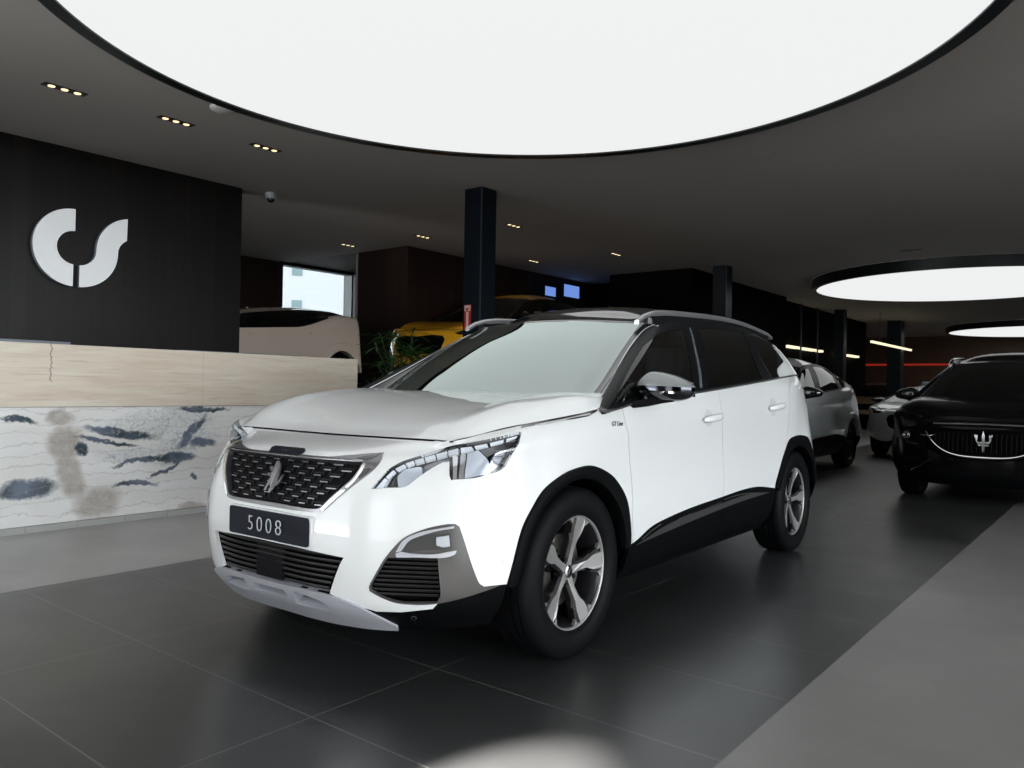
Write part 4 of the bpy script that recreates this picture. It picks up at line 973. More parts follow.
def front_details(car, g, lower, fg, P, cl, hd, body):
    gm = fpt('grille_mesh'); gm = [(-.06, gm[0][1])]+gm+[(-.06, gm[-1][1])]
    go = fpt('grille_out'); go = [(-.06, go[0][1])]+go+[(-.06, go[-1][1])]
    pm_, po_ = smooth_poly(gm, .008, 38), smooth_poly(go, .008, 38)
    # chrome surround = outer minus mesh
    Pq, Tq, Cq = cdt(((0, .3), (.75, .9)), [pm_, po_], .02)
    panel('grille_surround', WN, Pq, Tq[inside(Cq, po_) & ~inside(Cq, pm_)], MT['surround'], g, lift=.003, depth=.035)
    for sg in (1, -1):
        patch('surround_inlay', WN, fpt('grille_dark'), MT['lamp_black'], g, .0045, .003, sg, .02, corner=60)
        patch('surround_inlay', WN, fpt('grille_dark2'), MT['lamp_black'], g, .0045, .003, sg, .02, corner=60)
    panel('grille_field', WN, Pq, Tq[inside(Cq, pm_)], MT['grille_black'], g, lift=-.020, depth=0)
    for sg in (1, -1):
        strip('surround_bright_edge', WN, [(0, gm[1][1]+.007)]+[(p[0], p[1]+.006) for p in gm[1:5]], .0032, MT['chrome'], g, .006, .004, sg)
        strip('surround_bright_edge', WN, [(p[0]+.012, p[1]-.008) for p in gm[4:9]], .0065, MT['chrome'], g, .0055, .004, sg)
    # bright dashes and dark ribs
    br, dk = MB(), MB()
    allp = pm_
    def place(mb, y, z, w_, h_, tilt, lift, th):
        for sg in (1, -1) if y > .01 else (1,):
            V = []
            for l in (lift, lift+th):
                for a, b in ((-1, -1), (1, -1), (1, 1), (-1, 1)):
                    yy = y+a*w_/2+tilt*(b*h_/2); zz = z+b*h_/2
                    u, v = guv(yy, zz); V.append(WN.off(u, v, l)[0]*[1, sg, 1])
            f = [(4, 5, 6, 7), (0, 3, 2, 1), (0, 1, 5, 4), (1, 2, 6, 5), (2, 3, 7, 6), (3, 0, 4, 7)]
            mb.add(V, f if sg > 0 else [q[::-1] for q in f])
    zs = np.linspace(.658, .812, 8)
    for r, z in enumerate(zs):
        k = 0
        for i in range(-1, 7):
            y = (.0 if r % 2 == 0 else .045)+.090*i
            if y < -.001: continue
            ok = inside(np.array([guv(y+.03, z)]), allp)[0] and inside(np.array([guv(max(y-.02, 0), z-.004)]), allp)[0]
            if ok:
                big = 1+.25*(y > .3)
                place(br, y, z, .036*big, .0042, 0, -.013, .003)
                place(dk, y, z+.0105, .060, .003, 0, -.018, .003)
                place(dk, y+.031, z+.010, .0035, .018, .35, -.016, .004)
                place(dk, y-.031 if y > .03 else y+.0005, z+.010, .0035, .018, .35, -.016, .004) if y > .03 else None
    br.obj('grille_chips', MT['chip'], g); dk.obj('grille_ribs', MT['grille_rib'], g)
    # lion emblem: rampant silhouette in bright metal
    lion = [(-.005, -.062), (.010, -.064), (.014, -.052), (.004, -.047), (.012, -.030), (.026, -.044), (.030, -.060), (.044, -.060), (.042, -.050), (.036, -.036), (.028, -.016),
            (.022, .002), (.034, -.002), (.047, .004), (.049, .012), (.036, .012), (.026, .018), (.040, .026), (.050, .034), (.046, .041), (.030, .036), (.022, .034), (.024, .044),
            (.018, .052), (.020, .060), (.010, .066), (.000, .062), (-.010, .054), (-.020, .040), (-.026, .020), (-.030, .000), (-.034, -.018), (-.044, -.010), (-.050, .010), (-.058, .014), (-.056, .002), (-.050, -.022), (-.038, -.034), (-.026, -.034), (-.020, -.046)]
    X = lambda a, b, h: (WN.off(*guv(abs(a), .742+b*.92), h-.008)[0][0], -a*.90, .742+b*.92)
    m = MB(); bmm = bmesh.new(); vs = [bmm.verts.new(X(a, b, .012)) for a, b in lion]; f = bmm.faces.new(vs); bmesh.ops.triangulate(bmm, faces=[f])
    top = bmesh.ops.extrude_face_region(bmm, geom=bmm.faces[:]); 
    for v in [e for e in top['geom'] if isinstance(e, bmesh.types.BMVert)]: v.co.x += .007
    bmesh.ops.recalc_face_normals(bmm, faces=bmm.faces[:]); m.bm(bmm); m.obj('lion_emblem', MT['emblem'], g)
    # name plinth at the top centre of the grille
    pl = [(-.105, .842), (-.095, .848), (.095, .848), (.105, .842), (.092, .826), (-.092, .826)]
    V = []
    m = MB()
    m.add([WN.off(*guv2(y, z), l)[0]*[1, 1 if y >= 0 else -1, 1] for l in (-.012, .010) for y, z in pl], [tuple(range(6, 12)), tuple(range(5, -1, -1))]+[(i, (i+1) % 6, 6+(i+1) % 6, 6+i) for i in range(6)])
    nose = m.obj('name_plinth', MT['plate'], g)
    V, Fc = text_mesh('PEUGEOT', .019, .0012, 1.25)
    x0 = WN.off(*guv2(0, .838), .018)[0][0]
    V2 = np.c_[x0+V[:, 2]-.05*abs(V[:, 0])-V[:, 1]*.3, V[:, 0], .838+V[:, 1]]     # reads from the front: text x runs to the car's left
    mesh_obj('name_letters', V2, Fc, MT['chrome_soft'], nose)
    # lower grille slats
    lg = fpt('lower_grille'); m = MB()
    for k in range(7):
        z = .350+.0215*k
        ye = np.interp(z, [.336, .463, .492], [.325, .395, .40])
        pts = []
        for y in np.linspace(-ye, ye, 25):
            u, v = guv2(y, z); pts.append(WN.off(u, v, -.014)[0]*[1, 1 if y >= 0 else -1, 1])
        m.tube(pts, .0045, 6, flat=1.3)
    m.obj('grille_slats', MT['black_soft'], lower)
    m = MB(); u, v = guv(0.0, .42); x = WN.ev(u, v)[0][0]; m.box((x-.03, -.085, .345), (x-.010, .085, .485), .004)
    m.obj('radar_cover', MT['black'], lower)
    # corner vents and fog lamps
    for sg, f in zip((1, -1), fg):
        ve = fpt('vent'); vp = smooth_poly(ve, .01, 38)
        q = patch('side_vent', WN, ve, MT['void'], f, -.03, .0, sg, .02)
        patch('vent_wall', WN, ve, MT['black'], f, -.001, .03, sg, .02) if False else None
        m = MB()
        for k in range(9):
            z = .352+.017*k; ys = np.linspace(.50, .78, 57)
            ins = [y for y in ys if inside(np.array([uvx(y, z)]), vp)[0]]
            if len(ins) < 3: continue
            pts = [WN.off(*uvx(y, z), -.012)[0]*[1, sg, 1] for y in np.linspace(ins[0], ins[-1], 12)]
            m.tube(pts, .0035, 6, flat=1.5)
        m.obj('vent_slats', MT['black_soft'], q)
        pod = patch('fog_lamp_bezel', WN, fpt('pod'), MT['satin_dark'], f, .0035, .004, sg, .02)
        patch('fog_chrome', WN, fpt('pod_chrome_top'), MT['silver'], pod, .008, .008, sg, .02, corner=60)
        patch('fog_chrome', WN, fpt('pod_chrome_low'), MT['silver'], pod, .010, .010, sg, .02, corner=60)
        patch('fog_lamp', WN, fpt('pod_lamp'), MT['lens_blue'], pod, .007, .006, sg, .02)
        for k, (u, v) in enumerate(fpt('sensor')):
            ring = [(u+.011*math.cos(t), v+.011*math.sin(t)) for t in np.linspace(0, 2*PI, 17)[:-1]]
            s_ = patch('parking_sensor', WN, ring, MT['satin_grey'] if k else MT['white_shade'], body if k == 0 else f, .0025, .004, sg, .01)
            patch('sensor_face', WN, [(u+(a-u)*.72, v+(b-v)*.72) for a, b in ring], MT['clad'] if k else MT['white'], s_, .0035, .002, sg, .01)
    # silver skid plate
    sk = panel('skid_plate', WN, P, cl['skid'], MT['silver'], car, lift=.010, depth=.045)
    panel('skid_recess', WN, P, cl['skid_hole'], MT['void'], sk, lift=-.03, depth=0)
    # trim strip under the hood edge
    for sg in (1, -1):
        t_ = panel('wing_trim', WN, P, cl['striptrim'], MT['black_gloss'], car, lift=.0015, side=sg)
        patch('wing_trim_bright', WN, fpt('stripchrome'), MT['chrome_soft'], t_, .005, .004, sg, .02, corner=60)
    # number plate
    V = []; n = 24; hw, hh, r = .252, .0545, .012
    out = []
    for cx, cz, a0 in ((hw-r, hh-r, 0), (-hw+r, hh-r, PI/2), (-hw+r, -hh+r, PI), (hw-r, -hh+r, 1.5*PI)):
        out += [(cx+r*math.cos(a0+t), cz+r*math.sin(a0+t)) for t in np.linspace(0, PI/2, 5)]
    def pbend(y): return .874-.10*y*y*1.2
    m = MB(); m.prism(out, lambda a, b, h: (pbend(a)+h, a+.010, .5545+b), -.012, .006)
    pl = m.obj('number_plate', MT['plate'], car, False)
    m = MB(); m.prism([(a*1.035, b*1.12) for a, b in out], lambda a, b, h: (pbend(a)+h, a+.010, .5545+b), -.02, .0)
    m.obj('plate_holder', MT['white'], pl)
    V, Fc = text_mesh('5008', .086, .001, 1.38, offset=-.0016)
    V2 = np.c_[pbend(V[:, 0])+.0075+V[:, 2], V[:, 0]+.004, .5545+V[:, 1]*1.0-.002]
    mesh_obj('plate_digits', V2, Fc, MT['digits'], pl)
    # wing badge
    u, v = F['handles'][2]; p = WN.off(u, v, .002)[0]
    V, Fc = text_mesh('GT Line', .030, .0015, 1.0)
    for sg in (1, -1):
        V2 = np.c_[p[0]-sg*V[:, 0]*sg*1.0*(1 if sg > 0 else 1), (p[1]+V[:, 2])*sg, p[2]+V[:, 1]]
        if sg < 0: V2[:, 0] = p[0]+V[:, 0]
        mesh_obj('wing_badge', V2, [f if sg > 0 else f for f in Fc], MT['chrome_dark'], car)
    # thin black tube along the hood edge, drawn as the shade in its gap
    m = MB(); us = np.linspace(0, HN.umax, 22)
    fr = HN.ev(us, np.zeros(22))+np.array([.0035, 0, -.0050]); fr[-1] += [0, .003, 0]
    sd = HN.ev(np.full(26, HN.umax), np.linspace(.01, HN.vmax*.93, 26))+np.array([0, .0030, -.0045])
    half = np.concatenate([fr, sd]); full = np.concatenate([(half*[1, -1, 1])[::-1], half[1:]])
    m.tube(full, .0036, 6); m.obj('hood_gap_line', MT['black'], hd, True)
    # wipers, aerial, washer jets
    m = MB(); 
    for y0, y1 in ((.55, .05), (-.05, -.58)):
        a = HN.off(abs(y0), HN.vmax-.02, .022)[0]; b = HN.off(abs(y1), HN.vmax-.01, .020)[0]
        a = np.array([-.60, y0, 1.092]); b = np.array([-.66, y1, 1.094]); m.tube([a, (a+b)/2+[0, 0, .012], b], .008, 6)
    m.obj('wiper', MT['black'], car, True)
    m = MB(); m.box((-.60, -.70, 1.02), (-.75, .70, 1.045)); m.obj('cowl_panel', MT['black'], car)
    # camera housing behind the windscreen and inner mirror
    m = MB(); m.box((-1.30, -.06, 1.42), (-1.42, .06, 1.50), .02); m.box((-1.24, -.11, 1.36), (-1.27, .11, 1.42), .01); m.obj('inner_mirror', MT['black'], car, True)
def guv(y, z): return uv_cache('f', abs(y), z)
guv2 = guv
def uvx(y, z): return uv_cache('f', y, z)
_uvc = {}
def uv_cache(k, y, z):
    key = (k, round(y, 4), round(z, 4))
    if key not in _uvc: _uvc[key] = uv_front(y, z)
    return _uvc[key]
MT['grille_black'] = mat('grille_black', (.003, .003, .004), .6, spec=.1)
MT['grille_rib'] = mat('grille_rib_grey', (.006, .006, .008), .4, spec=.3)
MT['black_soft'] = mat('slat_black', (.008, .008, .009), .35, spec=.4)
hero = build_car('suv_car', (-2.6938, 2.6992, 0), math.radians(-88.762), 'large white SUV with black roof and 5008 plate, nearest the viewer', 'white', True)
front_details(*hero)
# ------------------------------------------------------------------ the other cars
def smoothstep(a, b, x): t = np.clip((x-a)/(b-a), 0, 1); return t*t*(3-2*t)
def mk_warp(roof=1.0, tail=0., wide=1.0, short=1.0, wedge=0., belt=1.0, nose=0., low=.95, haunch=0.):
    def wf(V):
        V = np.array(V, float).copy(); x, z = V[:, 0], V[:, 2]
        V[:, 1] *= wide
        V[:, 0] = np.where(x < -3.2, -3.2+(x+3.2)*short, x)
        up = np.maximum(z-low, 0)
        z2 = np.where(z > low, low+up*(roof-tail*smoothstep(1.7, 3.6, -x)), z)
        z2 = z2+haunch*smoothstep(2.0, 2.9, -x)*smoothstep(.6, 1.0, z)*(1-smoothstep(1.2, 1.45, z))
        z2 = z2-nose*smoothstep(.2, .9, x)*smoothstep(.5, .95, z)
        V[:, 2] = np.where(z > low, low+(z2-low)*(1-wedge*np.clip((x+2.8)/1.9, 0, 1)), z2); return V
    return wf
MT['paint_black'] = mat('black_paint', (.002, .002, .002), .3, coat=.3, coat_rough=.015, spec=.05)
MT['paint_grey'] = mat('grey_metallic_paint', (.74, .77, .78), .32, metal=.2, coat=1)
MT['paint_silver'] = mat('pale_silver_paint', (.66, .71, .72), .3, metal=.2, coat=1)
MT['paint_yellow'] = mat('yellow_paint', (.85, .40, .010), .3, coat=1)
MT['paint_cream'] = mat('cream_paint', (.74, .62, .52), .35, coat=1)
MT['paint_blue'] = mat('blue_grey_paint', (.18, .26, .48), .25, metal=.5, coat=1)
MT['paint_bronze'] = mat('bronze_paint', (.40, .27, .17), .3, metal=.3, coat=1)
blk, *r_ = build_car('suv_car', (-1.16, 9.80, 0), math.radians(-90.5), 'black SUV with a trident badge, at the right edge of the picture', 'paint_black', False,
                     mk_warp(roof=1.02, tail=.12, wide=1.05), opts=('oval', 'slim', 'painted_arch', 'darkrim', 'plainfog'))
def frontpt(y, z, l, wp): return wp(np.array([WN.off(*guv2(y, z), l)[0]*[1, 1 if y >= 0 else -1, 1]]))[0]
wp = mk_warp(roof=1.02, tail=.12, wide=1.05)
g_ = r_[0]
m = MB(); ys = np.linspace(-1, 1, 41)
m.tube([frontpt(.50*t, .505+.20*abs(t)**4+.03*t*t, .010, wp) for t in ys], [.006+.006*(1-abs(t)) for t in ys], 8); m.obj('grille_chrome_lip', MT['chrome'], g_, True)
m = MB(); m.tube([frontpt(.44*t, .825-.008*t*t, .012, wp) for t in ys], .009, 8, flat=1.0); m.obj('nose_chrome_line', MT['chrome'], g_, True)
m = MB()
for y in np.linspace(-.42, .42, 22):
    if abs(y) > .045: m.tube([frontpt(y, z, -.012, wp) for z in np.linspace(.55, .74, 5)], .004, 5)
m.obj('grille_bars', MT['black'], g_)
# trident badge
def flatpoly(mb, poly, place, d=.006):
    bm_ = bmesh.new(); vs = [bm_.verts.new(place(a, b, 0)) for a, b in poly]; f = bm_.faces.new(vs); bmesh.ops.triangulate(bm_, faces=[f])
    n0 = place(0, 0, d); b0 = place(0, 0, 0); off = Vector(n0)-Vector(b0)
    r = bmesh.ops.extrude_face_region(bm_, geom=bm_.faces[:])
    for v in [e for e in r['geom'] if isinstance(e, bmesh.types.BMVert)]: v.co += off
    bmesh.ops.recalc_face_normals(bm_, faces=bm_.faces[:]); mb.bm(bm_)
bp0 = frontpt(0, .67, .0, wp)
pt = lambda a, b, h: (bp0[0]+.03+h, a, .66+b)
m = MB()
flatpoly(m, [(-.010, -.10), (.010, -.10), (.014, -.06), (.010, -.03), (.008, .0), (.007, .03), (.014, .055), (.0, .11), (-.014, .055), (-.007, .03), (-.008, .0), (-.010, -.03), (-.014, -.06)], pt)
for sg in (1, -1): flatpoly(m, [(sg*a, b) for a, b in [(.0, -.016), (.050, -.016), (.064, .008), (.064, .045), (.076, .052), (.080, .074), (.062, .064), (.048, .070), (.050, .045), (.050, .012), (.044, .002), (.0, .002)]], pt)
flatpoly(m, [(-.045, -.040), (.045, -.040), (.045, -.022), (-.045, -.022)], lambda a, b, h: pt(a, b, h+.004))
m.obj('trident_badge', MT['chrome'], g_)
for sg in (1, -1):
    u, v = guv(.70, .690); c = WN.off(u, v, .004)[0]
    ring = [wp(np.array([WN.off(u+.040*math.cos(t), v+.040*math.sin(t), .006)[0]*[1, sg, 1]]))[0] for t in np.linspace(0, 2*PI, 25)[:-1]]
    m = MB(); m.tube(ring, .005, 6, close=True)
    inner = [WN.off(u+.022*math.cos(t), v+.022*math.sin(t), .004)[0]*[1, sg, 1] for t in np.linspace(0, 2*PI, 13)[:-1]]
    m.tube([wp(np.array([q]))[0] for q in inner], .008, 6, close=True); m.obj('round_lamp', MT['chrome'], blk, True)
    m = MB(); m.tube([frontpt(sg*.56, .70, .006, wp), frontpt(sg*.48, .695, .006, wp), frontpt(sg*.42, .71, .004, wp)], .006, 6)
    m.obj('lamp_glint_trim', MT['chrome'], blk, True)
    m = MB(); m.tube([frontpt(sg*.44, .47, .004, wp), frontpt(sg*.55, .38, .006, wp), frontpt(sg*.64, .33, .004, wp)], [.003, .006, .003], 6)
    m.obj('bumper_trim', MT['chrome_dark'], blk, True)
build_car('suv_car', (-4.32, 9.85, 0), math.radians(-90), 'grey coupe-like SUV standing behind the rear of the white SUV', 'paint_grey', False, mk_warp(roof=1.0, tail=.30, wide=1.03, haunch=.05), opts=('slim', 'darkrim', 'painted_arch', 'norails', 'plainfog'))
build_car('sports_car', (-2.92, 15.75, 0), math.radians(-90), 'low pale silver car between the grey SUV and the black SUV', 'paint_silver', False, mk_warp(roof=.62, tail=.15, wide=1.03, low=.82), opts=('slim', 'oval', 'darkrim', 'painted_arch', 'norails', 'plainfog'))
build_car('suv_car', (-8.60, 9.30, 1.12), math.radians(-90), 'yellow car with black glass on the stand behind the leafy plant', 'paint_yellow', False, mk_warp(roof=1.0, tail=.25, wide=1.04), opts=('slim', 'oval', 'darkrim', 'norails'))
build_car('suv_car', (-10.42, 4.96, .85), math.radians(-90), 'cream car with a sloping tail standing behind the stone counter', 'paint_cream', False, mk_warp(roof=.84, tail=.12, wide=1.0, haunch=.17, short=.35, wedge=.45), opts=('slim', 'darkrim', 'norails', 'painted_arch'))
build_car('suv_car', (-8.35, 15.9, .85), math.radians(-90), 'bluish car glimpsed above the white SUV roof, beside a dark column', 'paint_blue', False, mk_warp(roof=.9, tail=.2), opts=('slim', 'darkrim', 'norails')) if False else None
build_car('sports_car', (-6.75, 27.0, 0), math.radians(-90), 'bronze car far back in the warm brown room', 'paint_bronze', False, mk_warp(roof=.85, tail=.2), opts=('slim', 'darkrim', 'norails'))

# ------------------------------------------------------------------ reception counter
def ell(nt, Y, Z, cy, cz, ry, rz, ang=0):
    c_, s_ = math.cos(ang), math.sin(ang)
    dy = math_(nt, 'SUBTRACT', Y, cy); dz = math_(nt, 'SUBTRACT', Z, cz)
    a = math_(nt, 'DIVIDE', math_(nt, 'ADD', math_(nt, 'MULTIPLY', dy, c_), math_(nt, 'MULTIPLY', dz, s_)), ry)
    b = math_(nt, 'DIVIDE', math_(nt, 'SUBTRACT', math_(nt, 'MULTIPLY', dz, c_), math_(nt, 'MULTIPLY', dy, s_)), rz)
    return math_(nt, 'ADD', math_(nt, 'MULTIPLY', a, a), math_(nt, 'MULTIPLY', b, b))
def marble_mat():
    m = mat('blue_veined_marble', (.8, .8, .8), .22, coat=.3); nt = m.node_tree; b = nt.nodes['Principled BSDF']
    g = nt.nodes.new('ShaderNodeNewGeometry'); pos = g.outputs['Position']
    n1 = nt.nodes.new('ShaderNodeTexNoise'); n1.inputs['Scale'].default_value = 5; n1.inputs['Detail'].default_value = 6; n1.inputs['Roughness'].default_value = .65; nt.links.new(pos, n1.inputs['Vector'])
    sub = nt.nodes.new('ShaderNodeVectorMath'); sub.operation = 'SUBTRACT'; nt.links.new(n1.outputs['Color'], sub.inputs[0]); sub.inputs[1].default_value = (.5, .5, .5)
    sc = nt.nodes.new('ShaderNodeVectorMath'); sc.operation = 'SCALE'; sc.inputs['Scale'].default_value = .16; nt.links.new(sub.outputs[0], sc.inputs[0])
    ad = nt.nodes.new('ShaderNodeVectorMath'); ad.operation = 'ADD'; nt.links.new(pos, ad.inputs[0]); nt.links.new(sc.outputs[0], ad.inputs[1])
    sep = nt.nodes.new('ShaderNodeSeparateXYZ'); nt.links.new(ad.outputs[0], sep.inputs[0]); Y, Z = sep.outputs[1], sep.outputs[2]
    cloud = ramp(nt, noise(nt, vecscale(nt, ad.outputs[0], (1, .8, 2.6)), 2.2, 4, .6), .35, .75)
    base = mixc(nt, cloud, (.93, .94, .94), (.82, .81, .78))
    rough_n = noise(nt, pos, 16, 6, .75)
    def blots(L, soft):
        cur = None
        for e in L:
            d = ell(nt, Y, Z, *e); f = math_(nt, 'SUBTRACT', 1.0, ramp(nt, d, .55, soft)); cur = f if cur is None else math_(nt, 'MAXIMUM', cur, f)
        return cur
    be = blots([(2.54, .64, .11, .13, .2), (2.58, .39, .09, .17, .3), (2.78, .17, .17, .12, .1), (3.57, .05, .12, .05), (2.50, .84, .10, .05), (4.4, .3, .1, .3), (1.3, .5, .15, .3), (.2, .3, .1, .4)], 1.6)
    base = mixc(nt, math_(nt, 'MULTIPLY', be, math_(nt, 'MULTIPLY_ADD', rough_n, .9, .2)), base, (.34, .29, .24))
    # crackled pale blue field
    vo = nt.nodes.new('ShaderNodeTexVoronoi'); vo.feature = 'DISTANCE_TO_EDGE'; vo.inputs['Scale'].default_value = 24; nt.links.new(ad.outputs[0], vo.inputs['Vector'])
    cr = math_(nt, 'SUBTRACT', 1.0, ramp(nt, vo.outputs['Distance'], .0, .13))
    zone = blots([(3.30, .78, .42, .11, .05), (3.50, .62, .28, .10, .2), (3.15, .50, .35, .06, -.1), (4.3, .6, .4, .2, .1), (1.4, .7, .35, .1, .2), (.3, .8, .5, .12)], 1.5)
    base = mixc(nt, math_(nt, 'MULTIPLY', math_(nt, 'MULTIPLY', cr, math_(nt, 'MULTIPLY', zone, ramp(nt, rough_n, .42, .62))), .8), base, (.16, .22, .28))
    base = mixc(nt, math_(nt, 'MULTIPLY', zone, .18), base, (.35, .42, .48))
    bl = blots([(2.21, .82, .13, .022, -.12), (2.95, .700, .30, .040, -.15), (2.84, .635, .24, .018, -.18), (3.55, .70, .20, .040, .85), (3.63, .885, .24, .022), (3.63, .60, .13, .040, -.1), (2.66, .585, .045, .045),
                (3.20, .475, .32, .020, .12), (3.42, .49, .17, .042, -.05), (3.34, .40, .17, .016, .45), (2.28, .32, .21, .070, -.05), (3.07, .285, .17, .026), (3.56, .315, .04, .02), (4.3, .55, .3, .05, .5), (4.7, .75, .3, .05, -.3), (1.5, .68, .4, .05, -.15), (.9, .4, .3, .08, .3), (.1, .7, .35, .05), (-1, .5, .5, .08, .2)], 1.25)
    bl = math_(nt, 'MULTIPLY', bl, ramp(nt, rough_n, .28, .42))
    nb = noise(nt, pos, 3.0, 3)
    base = mixc(nt, bl, base, mixc(nt, ramp(nt, nb, .40, .60), (.050, .075, .095), (.16, .20, .27)))
    # fine flowing lines
    wv = nt.nodes.new('ShaderNodeTexWave'); wv.bands_direction = 'Z'; wv.inputs['Scale'].default_value = 2.3; wv.inputs['Distortion'].default_value = 5; wv.inputs['Detail'].default_value = 3; wv.inputs['Detail Scale'].default_value = 1.3
    nt.links.new(vecscale(nt, ad.outputs[0], (1, .35, 1.6)), wv.inputs['Vector'])
    ln = ramp(nt, wv.outputs['Fac'], .965, 1.0)
    base = mixc(nt, math_(nt, 'MULTIPLY', ln, .35), base, (.38, .34, .30))
    nt.links.new(base, b.inputs['Base Color']); return m
def travertine_mat():
    m = mat('beige_travertine', (.6, .5, .4), .45); nt = m.node_tree; b = nt.nodes['Principled BSDF']
    g = nt.nodes.new('ShaderNodeNewGeometry'); pos = g.outputs['Position']; sep = nt.nodes.new('ShaderNodeSeparateXYZ'); nt.links.new(pos, sep.inputs[0])
    n1 = noise(nt, vecscale(nt, pos, (.8, .9, 11)), 1.6, 6, .62, .6); n2 = noise(nt, vecscale(nt, pos, (1.2, 1.4, 26)), 2.0, 5, .6, .3)
    c = mixc(nt, ramp(nt, n1, .30, .70), (.70, .58, .46), (.82, .76, .65)); c = mixc(nt, math_(nt, 'MULTIPLY', ramp(nt, n2, .55, .75), .45), c, (.36, .31, .25))
    j = math_(nt, 'LESS_THAN', math_(nt, 'ABSOLUTE', math_(nt, 'SUBTRACT', sep.outputs[1], 3.63)), .0025)
    wob = math_(nt, 'MULTIPLY', math_(nt, 'SUBTRACT', noise(nt, vecscale(nt, pos, (0, 0, 1)), 14, 4, .7), .5), .09)
    cr = math_(nt, 'LESS_THAN', math_(nt, 'ABSOLUTE', math_(nt, 'SUBTRACT', math_(nt, 'ADD', sep.outputs[1], wob), 2.425)), .0045)
    cr = math_(nt, 'MULTIPLY', cr, math_(nt, 'GREATER_THAN', sep.outputs[2], 1.10))
    c = mixc(nt, math_(nt, 'MULTIPLY', j, .25), c, (.2, .17, .14)); c = mixc(nt, math_(nt, 'MULTIPLY', cr, .7), c, (.14, .10, .08))
    nt.links.new(c, b.inputs['Base Color']); return m
MT['marble'] = marble_mat(); MT['travertine'] = travertine_mat(); MT['skirt'] = mat('stone_skirting', (.42, .43, .42), .5)
ct = empty('reception_counter', (-6.6, 2.0, 0), 0, 'long stone reception counter, beige band above blue-veined white marble', 'counter')
def local(mb, name, m, parent, base, **k):
    mb.V = [(x-base[0], y-base[1], z-base[2]) for x, y, z in mb.V]; return mb.obj(name, m, parent, **k)
CB = (-6.6, 2.0, 0); CY0, CY1 = -3.4, 5.335
local(MB().box((-6.27, CY0, .05), (-6.95, CY1-.12, .912), .004), 'marble_base', MT['marble'], ct, CB)
local(MB().box((-6.255, CY0, .914), (-6.98, CY1, 1.378), .003), 'travertine_band', MT['travertine'], ct, CB)
q = MB()
for i in range(24):
    y = CY0+i*.355
    if y+.35 < CY1-.1: q.box((-6.262, y, 0), (-6.94, y+.351, .048))
local(q, 'skirting', MT['skirt'], ct, CB)
tag(MB().box((-6.58, -1.8, 1.378), (-6.62, 2.69, 1.412)).obj('desk_shelf', mat('grey_blue_shelf', (.16, .19, .23), .4)), 'low grey-blue ledge on the counter top, at the left edge', 'shelf')
tag(MB().box((-6.58, 3.6, 1.378), (-6.62, 4.88, 1.398)).obj('desk_shelf', bpy.data.materials['grey_blue_shelf']), 'low grey-blue ledge on the counter top, in front of the cream car', 'shelf')

# ------------------------------------------------------------------ wall sign: two curved letters
MT['sign_white'] = mat('sign_white', (.82, .84, .85), .35, emit=(.92, .96, 1.0), estr=.30)
MT['sign_edge'] = mat('sign_edge', (.28, .33, .40), .4)
def arc(cy, cz, r, a0, a1, n=40): return [(cy+r*math.cos(math.radians(a)), cz+r*math.sin(math.radians(a))) for a in np.linspace(a0, a1, n)]
sg_ = empty('wall_sign', (-8.6, 3.57, 2.0), 0, 'white curved two-letter sign on the dark wooden wall', 'sign')
def letter(name, poly):
    n = len(poly); m = MB(); m.V = []
    for x in (.035, .085): m.V += [(x, y-3.6, z-2.0) for y, z in poly]
    h = n//2
    for k, o in ((0, 0), (1, n)):
        for i in range(h-1):
            q = (o+i, o+i+1, o+n-2-i, o+n-1-i); m.F.append(q if k else q[::-1]); m.I.append(0)
    for i in range(n): m.F.append((i, (i+1) % n, n+(i+1) % n, n+i)); m.I.append(1)
    o = mesh_obj(name, m.V, m.F, None, sg_, mats=[MT['sign_white'], MT['sign_edge']], idx=m.I); return o
cy, cz = 3.535, 2.468
letter('letter', arc(cy, cz, .395, 90, 268)+arc(cy, cz, .172, 266, 90))
cs = 3.575
letter('letter', arc(cs, cz, .395, 271, 360)+arc(cs+.565, cz, .172, 180, 112)+arc(cs+.565, cz, .395, 100, 180)[:]+arc(cs, cz, .172, 360, 272)) if False else None
outer = arc(cs, cz, .395, 271, 360, 40)+arc(cs+.567, cz, .172, 180, 118, 40); inner = arc(cs, cz, .172, 273, 360, 40)+arc(cs+.567, cz, .395, 180, 101, 40)
letter('letter', outer+inner[::-1])

# ------------------------------------------------------------------ ceiling fittings
MT['lamp_warm'] = mat('warm_lamp', (.8, .7, .5), .4, emit=(1, .78, .45), estr=1.4)
MT['lamp_cell_dark'] = mat('downlight_box', (.01, .009, .008), .5)
MT['off_white'] = mat('off_white_plastic', (.75, .74, .72), .5)
def downlight(x, y, where):
    e = empty('downlight', (x, y, HC), 0, where, 'downlight', 'recessed triple downlights')
    MB().box((-.045, -.165, -.006), (.045, .165, .0)).obj('bezel', MT['lamp_cell_dark'], e)
    for k in (-1, 0, 1): MB().lathe([(0, -.010), (.026, -.010), (.030, -.004)], 16, axis='z', c=(0, .10*k, 0)).obj('lamp', MT['lamp_warm'], e)
for x, y, t in ((-6.91, 2.74, 'triple downlight nearest the left edge, in line over the counter'), (-6.90, 3.69, 'middle triple downlight of the three over the counter'), (-6.92, 4.65, 'triple downlight nearest the dome camera, over the counter'),
                (-8.91, 8.89, 'triple downlight left of the blue column, over the brown wall'), (-7.18, 9.03, 'triple downlight just right of the blue column'),
                (-8.86, 11.76, 'triple downlight right of the blue column, lower in the picture, near the brown wall'), (-7.18, 11.93, 'triple downlight right of the blue column and farthest to the right'), (-10.53, 8.72, 'triple downlight above the window behind the cream car')):
    downlight(x, y, t)
